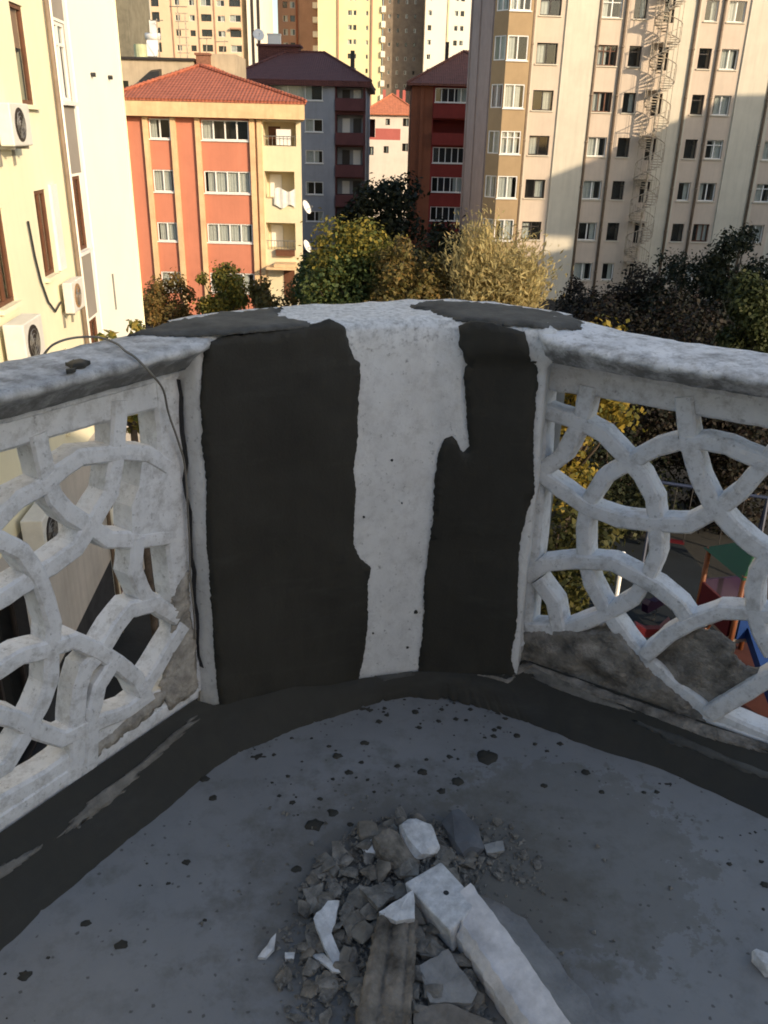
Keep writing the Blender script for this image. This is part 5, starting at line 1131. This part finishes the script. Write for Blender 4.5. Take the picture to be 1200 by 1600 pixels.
smear('dark_stain', [(.278, .04), (.314, .034), (.318, .06), (.291, .078), (.267, .07)], pTL, .004, M_CEMENT, bl, cell=.01, jit=.004, seed=61)
smear('dark_stain', [(.255, .072), (.275, .078), (.262, .088), (.244, .086)], pTL, .003, M_CEMENT, bl, cell=.01, jit=.003, seed=62)
# cracks down the left frame post: a dark gap between the frame and the post
mb = MB(); pr = random.Random(5); pts = [(.583+.004*math.sin(k*1.7)+pr.uniform(-.003, .003), .94-k*.04) for k in range(20)]
for (a, b), (c, d) in zip(pts, pts[1:]):
    wv = .0014+.0011*math.sin(b*17)
    mb.add([pL(a-wv,b,.012), pL(a+wv,b,.012), pL(c+wv,d,.012), pL(c-wv,d,.012), pL(a-wv,b,-.01), pL(a+wv,b,-.01), pL(c+wv,d,-.01), pL(c-wv,d,-.01)], [(0,1,2,3),(0,3,7,4),(1,5,6,2)])
mb.build('crack', M_DARK, bl)

wi = thing('loose_wire', 'thin grey brown wire lying over the left coping and hanging down past the lattice', 'wire')
wpts = [pL(.335, 1.02, -.11), pL(.345, 1.046, -.085), pL(.396, 1.050, -.09), pL(.444, 1.046, -.072), pL(.437, 1.044, -.007), pL(.41, 1.043, .05), pL(.402, 1.035, .092), pL(.43, .995, .105), pL(.49, .945, .062), pL(.532, .88, .024), pL(.562, .80, .016), pL(.576, .737, .015), pL(.574, .63, .015), pL(.571, .54, .015), pL(.566, .46, .015), pL(.568, .36, .015), pL(.566, .28, .015)]
sm_ = []
for i in range(len(wpts)-1):
    p0, p1, p2, p3 = wpts[max(0, i-1)], wpts[i], wpts[i+1], wpts[min(len(wpts)-1, i+2)]
    for k in range(5):
        t = k/5; sm_.append(.5*((2*p1)+(p2-p0)*t+(2*p0-5*p1+4*p2-p3)*t*t+(3*p1-p0-3*p2+p3)*t**3))
mb = MB(); mb.tube(sm_+[wpts[-1]], .0024, 6); mb.build('strand', mat('dusty_wire', (.21, .19, .16), .8, .2, 20, 0), wi, True)

# ------------------------------------------------------------------ mortar drops on the floor
def splash(x, y, r, seed, h=None):
    rg = random.Random(seed); n = 13; k = [rg.uniform(.65, 1.15) for _ in range(n)]; el = rg.uniform(.75, 1.0); a0 = rg.uniform(0, 3)
    h = h or r*.28
    ring = lambda f, z: [(x+r*f*k[i]*math.cos(a0+2*math.pi*i/n), y+r*f*el*k[i]*math.sin(a0+2*math.pi*i/n), z) for i in range(n)]
    mb = MB(); z0 = rnd((x, y, 0), 3.2, .004)
    mb.add(ring(1, z0-.003)+ring(.8, z0+h*.6)+ring(.45, z0+h)+[(x, y, z0+h*(.9+.3*rg.random()))],
           [(i, (i+1) % n, n+(i+1) % n, n+i) for i in range(n)]+[(n+i, n+(i+1) % n, 2*n+(i+1) % n, 2*n+i) for i in range(n)]+[(2*n+i, 2*n+(i+1) % n, 3*n) for i in range(n)])
    return mb
for i, (x, y, r) in enumerate(BLOBS): splash(x, y, r, i).build('mortar_splash', M_CEMENT, floor, True)
rg = random.Random(11); mb = MB()
for i in range(120):
    u, t = rg.uniform(.55, 3.5), abs(rg.gauss(0, .16)); p = fillet(u, 1.0); c = Vector((.1, 1.0, 0)); q = p.lerp(c, min(.8, t))
    sp_ = splash(q.x, q.y, .0016+.0105*rg.random()**3, 500+i); mb.add(sp_.v, sp_.f)
o = mb.build('mortar_specks', M_CEMENT, floor, True); o['kind'] = 'stuff'

# ------------------------------------------------------------------ rubble heap
def plate(name, label, poly, thick, m, tilt=(0, 0), cat='shard', seed=0, group=None, lift=0.):
    rg = random.Random(seed); P = [Vector(p) for p in poly]; c = sum(P, Vector())/len(P)
    t = tag(link(name, None, None, c+Vector((0, 0, lift))), label, cat, group)
    pts = []
    for a, b in zip(P, P[1:]+P[:1]):
        n = max(1, int((b-a).length/.012))
        for i in range(n): q = a.lerp(b, i/n)-c; pts.append(q+Vector((rg.uniform(-1, 1), rg.uniform(-1, 1), rg.uniform(-1, 1)))*.0018*(i > 0))
    n = len(pts)
    tz = lambda q: q.x*tilt[0]+q.y*tilt[1]
    T = [Vector((q.x, q.y, q.z+tz(q))) for q in pts]; B = [Vector((q.x*.97+rg.uniform(-.001, .001), q.y*.97, q.z+tz(q)-thick*rg.uniform(.85, 1.1))) for q in pts]
    mid = Vector((0, 0, .001))
    mb = MB(); mb.add(T+B+[mid], [(i, (i+1) % n, 2*n) for i in range(n)]+[(i, n+i, n+(i+1) % n, (i+1) % n) for i in range(n)]+[tuple(range(2*n-1, n-1, -1))])
    me = mb.mesh(name, m); o = bpy.data.objects.new(name, me)
    # one-piece thing: replace the empty by the mesh itself
    o.location = t.location
    for k in ('label', 'category', 'group'):
        if k in t: o[k] = t[k]
    bpy.data.objects.remove(t); COL.objects.link(o); o.name = name
    return o
def chunk_mesh(sx, sy, sz, m, seed, n=22, name='rubble_chunk'):
    rg = random.Random(seed); bm = bmesh.new()
    for _ in range(n):
        v = Vector((rg.gauss(0, 1), rg.gauss(0, 1), rg.gauss(0, 1))).normalized()
        v = Vector([math.copysign(abs(c)**.65, c) for c in v]); bm.verts.new((v.x*sx*.5, v.y*sy*.5, v.z*sz*.5))
    r = bmesh.ops.convex_hull(bm, input=bm.verts)
    bmesh.ops.delete(bm, geom=[g for g in r['geom_interior'] if isinstance(g, bmesh.types.BMVert)], context='VERTS')
    big = max(sx, sy, sz)
    bmesh.ops.subdivide_edges(bm, edges=[e for e in bm.edges if e.calc_length() > big*.22], cuts=2, use_grid_fill=True)
    bmesh.ops.triangulate(bm, faces=bm.faces)
    for v in bm.verts:
        q = Vector(v.co)/big; v.co += v.co.normalized()*big*(.028*fbm((q.x, q.y, q.z+seed), 3, 3)+.016*fbm((q.x, q.y, q.z+seed), 14, 2))
    bmesh.ops.recalc_face_normals(bm, faces=bm.faces)
    me = bpy.data.meshes.new(name); bm.to_mesh(me); bm.free(); me.materials.append(m); return me
S_ = SHARDS
plate('plaster_shard', 'small white crescent shard lying apart at the far left of the rubble', S_['A'], .008, M_SHARDW, (.1, .2), seed=1)
plate('plaster_shard', 'tall jagged white shard in the middle of the left side of the rubble', S_['B'], .010, M_SHARDW, (-.35, .25), seed=2, lift=.012)
plate('plaster_shard', 'thin pointed white sliver below the jagged white shard', S_['C'], .007, M_SHARDW, (.2, -.1), seed=3, lift=.006)
plate('plaster_shard', 'bright white triangular shard resting on the top end of the ridged plank', S_['D'], .012, M_SHARDW, (.1, .15), seed=4, lift=.012)
plate('plaster_shard', 'dark curved shard with a pale rim just above the ridged plank', S_['E'], .012, M_RUBBLE, (-.25, -.2), seed=5, lift=.008)
def lump(name, label, poly, h, m, seed, lift=0., cat='plaster lump', rot=(0, 0, 0), k=1.):
    xs, ys = [q[0] for q in poly], [q[1] for q in poly]
    o = link(name, chunk_mesh((max(xs)-min(xs))*1.05*k, (max(ys)-min(ys))*1.0*k, h, m, seed, 26, name), None, (sum(xs)/len(xs), sum(ys)/len(ys), h*.42+lift))
    o.rotation_euler = rot; return tag(o, label, cat)
lump('plaster_lump', 'white broken lump at the top of the rubble behind the pale beam', S_['F'], .05, M_SHARDW, 71, 0, rot=(.1, .2, .4))
plate('plaster_shard', 'small round white chip at the upper left of the rubble', S_['G'], .012, M_SHARDW, (.1, .1), seed=7, lift=.01)
plate('plaster_shard', 'tiny white rectangular chip near the lone crescent shard', S_['H'], .008, M_SHARDW, (0, .1), seed=8)
plate('mortar_slab', 'flat grey brown triangular slab at the left edge of the rubble', S_['I'], .011, M_RUBBLE, (.1, .15), 'mortar slab', seed=9, lift=.006)
plate('mortar_slab', 'flat brown slab beside the jagged white shard', S_['J'], .012, M_RUBBLE2, (-.1, .1), 'mortar slab', seed=10, lift=.012)
plate('mortar_slab', 'pale grey slab between the plank and the long beam', S_['K'], .022, mat('pale_slab', (.27, .265, .255), .9, .25, 18, .6, 70, .004), (.05, .12), 'mortar slab', seed=11)
lump('mortar_lump', 'smooth dark grey lump behind the pale beam', S_['L'], .045, mat('dark_lump', (.12, .125, .135), .9, .2, 12, .5, 60, .004), 74, 0, 'mortar lump', (.1, .2, .3))
lump('mortar_lump', 'curved brown lump in front of the white lump', S_['M'], .05, M_RUBBLE2, 75, 0, 'mortar lump', (.2, -.2, .7))
lump('mortar_lump', 'tan lump at the top left of the rubble heap', S_['N'], .04, mat('tan_lump', (.20, .18, .15), .95, .3, 20, .7, 70, .005), 76, 0, 'mortar lump', (.1, .1, .2))
plate('plaster_shard', 'thin pale chip among the gravel right of the beam end', S_['O'], .007, mat('pale_chip', (.3, .3, .29), .9, .2, 20, .4, 60, .003), (0, .2), seed=15, lift=.004)
plate('mortar_slab', 'rough tan slab at the near end between plank and beam', S_['V'], .024, mat('tan_slab', (.22, .195, .165), .95, .25, 20, .8, 70, .005), (0, .05), 'mortar slab', seed=17)
# pale fragment at the right edge of the floor
lump('plaster_lump', 'pale broken lump alone at the right edge of the floor', [(x+.028, y+.012) for x, y, z in S_['Q']], .035, M_SHARDW, 78, 0, rot=(.15, -.1, .3), k=.8)
# ridged plank: a weathered fluted strip
P = [Vector(p) for p in S_['P']]
pk = thing('ridged_plank', 'weathered grey brown plank with lengthwise ridges in the middle of the rubble', 'plank', (0, 0, 0))
mb = MB(); nl, nw = 40, 24; vv = []
for i in range(nl+1):
    f = i/nl; a, b = P[0].lerp(P[3], f), P[1].lerp(P[2], f)
    for j in range(nw+1):
        g = j/nw; p = a.lerp(b, g)
        z = .040-.012*f+.012*(abs(math.sin(g*math.pi*2.2+.5))**.55)+.005*fbm((g*4, f*10, 2), 2, 4)+.003*math.sin(g*9)
        e = .006*fbm((f*9, g > .5, 1), 3, 3)*(1 if j in (0, nw) else 0)
        vv.append(Vector((p.x+e+.0015*fbm((f*20, g*8, 4), 1, 2), p.y+(.008*fbm((g*7, 1, 1), 2, 3) if i == 0 else 0), z)))
fsx = [(i*(nw+1)+j, (i+1)*(nw+1)+j, (i+1)*(nw+1)+j+1, i*(nw+1)+j+1) for i in range(nl) for j in range(nw)]
nb = len(vv); bd = [i*(nw+1) for i in range(nl+1)]+[nl*(nw+1)+j for j in range(1, nw+1)]+[i*(nw+1)+nw for i in range(nl-1, -1, -1)]+[j for j in range(nw-1, 0, -1)]
low = [Vector((vv[i].x, vv[i].y, .004)) for i in bd]; nbd = len(bd)
fsx += [(bd[k], bd[(k+1) % nbd], nb+(k+1) % nbd, nb+k) for k in range(nbd)]
mb.add(vv+low, fsx); mb.build('board', M_PLANK, pk, True)
# long broken coping beam: ridge, pale left face, grey sloping right side, stepped end block
bm_ = thing('plaster_beam', 'long pale broken piece of coping lying aslant across the floor, pinkish white with a grey side', 'plaster beam', (0, 0, 0))
def lerp_list(pts, f):
    c = cum([Vector(p) for p in pts]); return sample([Vector(p) for p in pts], c, c[-1]*f)
ridge = BEAM['ridge'][1:]; left = BEAM['left']; right = BEAM['right']
lf0 = [BEAM['ridge'][0]]+[(p[0], p[1], p[2]+.028) for p in left[1:]]
nn_ = 46; A, B = [], []
mbL, mbR = MB(), MB(); VL, VR = [], []
for i in range(nn_+1):
    f = i/nn_; r_ = lerp_list(ridge, f); l_ = lerp_list(left, f); q_ = lerp_list(right, f); q_ = Vector((r_.x, r_.y, 0)).lerp(q_, .62+.1*fbm((f*3, 1, 1), 1, 2))
    w_ = .0035*fbm((f*14, 0, 0), 1.4, 4); e_ = .006*fbm((f*20, 5, 0), 1.5, 4)
    r2 = r_+Vector((w_, 0, .002*fbm((f*16, 2, 2), 1, 3)))
    edge_ = r_.lerp(Vector((l_.x, l_.y, .055)), .82)+Vector((e_, 0, 0))
    VL += [Vector((l_.x+.006+e_, l_.y, .004)), Vector((l_.x+e_, l_.y, .042+.003*fbm((f*15, 9, 9), 1.3, 3))), edge_.lerp(l_, .12)+Vector((0,0,.012)), edge_, edge_.lerp(r2, .5)+Vector((0,0,.0015*fbm((f*12, 4, 4), 1, 3))), r2]
    m1 = r2.lerp(q_, .14); m2 = r2.lerp(q_, .38); m3 = r2.lerp(q_, .75)
    m1.z = r2.z*.52; m2.z = r2.z*.26; m3.z = r2.z*.09
    VR += [r2+Vector((.0005,0,-.001)), m1, m2+Vector((0,0,.003*fbm((f*10, 6, 1), 1, 3))), m3+Vector((0,0,.003*fbm((f*10, 7, 1), 1, 3)-.002)), Vector((q_.x+.008*fbm((f*13, 3, 3), 1, 3), q_.y, max(.0, q_.z)))]
mbL.add(VL, [(i*6+j, (i+1)*6+j, (i+1)*6+j+1, i*6+j+1) for i in range(nn_) for j in range(5)]+[(5,4,3,2,1,0)])
mbL.build('pale_face', M_BEAM, bm_)
mbR.add(VR, [(i*5+j, (i+1)*5+j, (i+1)*5+j+1, i*5+j+1) for i in range(nn_) for j in range(4)])
mbR.build('grey_side', M_BEAM2, bm_, True)
bt_ = [Vector((p[0]*1., p[1], p[2]-.010)) for p in BEAM['block']]
bt_[2] += Vector((.022, -.034, .003)); bt_[3] += Vector((.040, -.046, .003))
mb = MB(); bo = [Vector((p.x, p.y, .006)) for p in bt_]; bo[0] += Vector((.012, -.004, 0)); bo[3] += Vector((.01, .0, 0))
mb.add(bt_+bo, [(0,1,2,3),(7,6,5,4),(0,4,5,1),(1,5,6,2),(2,6,7,3),(3,7,4,0)])
o = mb.build('end_block', M_SHARDW, bm_); bv = o.modifiers.new('edge', 'BEVEL'); bv.width = .004; bv.segments = 2
cb = (bt_[0]+bt_[1]+bt_[2]+bt_[3])/4
mb = MB(); mb.add([(cb.x+.006+.006*math.cos(a), cb.y+.006*math.sin(a), cb.z+.0012) for a in [k*math.pi/4 for k in range(8)]], [tuple(range(8))]); mb.build('nail_hole', M_DARK, bm_)

def in_poly(x, y, poly):
    c = False
    for (a, b), (d, e) in zip(poly, poly[1:]+poly[:1]):
        if (b > y) != (e > y) and x < (d-a)*(y-b)/(e-b)+a: c = not c
    return c
rg = random.Random(21)
protos = [chunk_mesh(.040, .031, .0145, (M_RUBBLE, M_RUBBLE2, M_RUBBLE, M_STREAK)[k % 4], 100+k, 11) for k in range(9)]
placed = 0; spots = []
lab = 'small grey brown fragment of broken mortar in the rubble heap'
solids = [[(p[0], p[1]) for p in S_['P']], [(p[0], p[1]) for p in BEAM['block']], [(p[0], p[1]) for p in BEAM['ridge'][:1]+BEAM['right']+BEAM['left'][::-1]]]
while placed < 290:
    x, y = rg.uniform(-.2, .3), rg.uniform(.98, 1.53)
    if not in_poly(x, y, HEAP) or any(in_poly(x, y, s) for s in solids): continue
    d = math.hypot((x-.05)/.2, (y-1.22)/.28); s = rg.choice((.4, .5, .6, .8, 1.0, 1.25, 1.5))*(1.15-.35*min(1, d))
    h = max(0, .026*(1-d)); z = .008*s+rg.random()*h
    o = link('rubble_chunk', protos[placed % 9], None, (x, y, z)); o.rotation_euler = (rg.uniform(-.5, .5), rg.uniform(-.5, .5), rg.uniform(0, 6.3)); o.scale = (s, s, s*rg.uniform(.8, 1.2))
    zone_ = ('left of the jagged white shard' if x < -.10 else 'around the jagged white shard' if x < -.03 else 'between the lumps at the far end of the heap' if y > 1.32 else 'left of the ridged plank' if x < .02 else 'between the plank and the pale beam') if y < 1.40 else 'at the far edge of the heap'
    near_ = ', near the viewer' if y < 1.10 else ''
    tag(o, '%s %s mortar fragment %s%s' % ('tiny' if s < .5 else 'small' if s < .85 else 'larger', ('grey', 'brown', 'dusty grey', 'pale grey')[placed % 9 % 4], zone_, near_), 'rubble', 'small rubble fragments'); placed += 1
placed = 0
lab2 = 'small dark fragment in the scatter right of the pale beam'
protos2 = [chunk_mesh(.022, .018, .012, M_RUBBLE if k % 2 else M_STREAK, 300+k) for k in range(6)]
while placed < 40:
    x, y = rg.uniform(.18, .38), rg.uniform(1.29, 1.53)
    if not in_poly(x, y, HEAP_RIGHT) or any(in_poly(x, y, s) for s in solids): continue
    s = rg.choice((.4, .6, .8, 1.0)); o = link('rubble_chunk', protos2[placed % 6], None, (x, y, .005*s)); o.rotation_euler = (rg.uniform(-.4, .4), rg.uniform(-.4, .4), rg.uniform(0, 6.3)); o.scale = (s, s, s)
    tag(o, '%s %s %s' % ('dark speck of mortar' if s < .7 else 'small dark fragment', 'scattered close to the smooth dark lump' if x < .26 else 'scattered right of the thin pale chip', 'at the far side' if y > 1.42 else 'beside the pale beam'), 'rubble', 'dark fragments right of the beam'); placed += 1
mb = MB(); k = 0
while k < 6000:
    x, y = rg.gauss(.08, .15), rg.gauss(1.28, .17)
    if not in_poly(x, y, HEAP) and not in_poly(x, y, HEAP_RIGHT) and rg.random() > .07: continue
    if y > 1.62: continue
    r = .0011+.0065*rg.random()**2.2; a = rg.uniform(0, 6.3); z = r*.3+(rg.random()*.012 if in_poly(x, y, HEAP) else 0)
    vs4 = [(x+r*math.cos(a), y+r*math.sin(a), z), (x+r*math.cos(a+2.2), y+r*math.sin(a+2.2), z-.3*r), (x+r*math.cos(a+4), y+r*math.sin(a+4), z), (x, y, z+r*.9), (x, y, z-r*.6)]
    mb.add(vs4, [(0,1,3),(1,2,3),(2,0,3),(1,0,4),(2,1,4),(0,2,4)]); k += 1
o = mb.build('rubble_grit', M_RUBBLE); tag(o, 'fine grey grit and dust spread through and around the rubble heap', 'grit', kind='stuff')
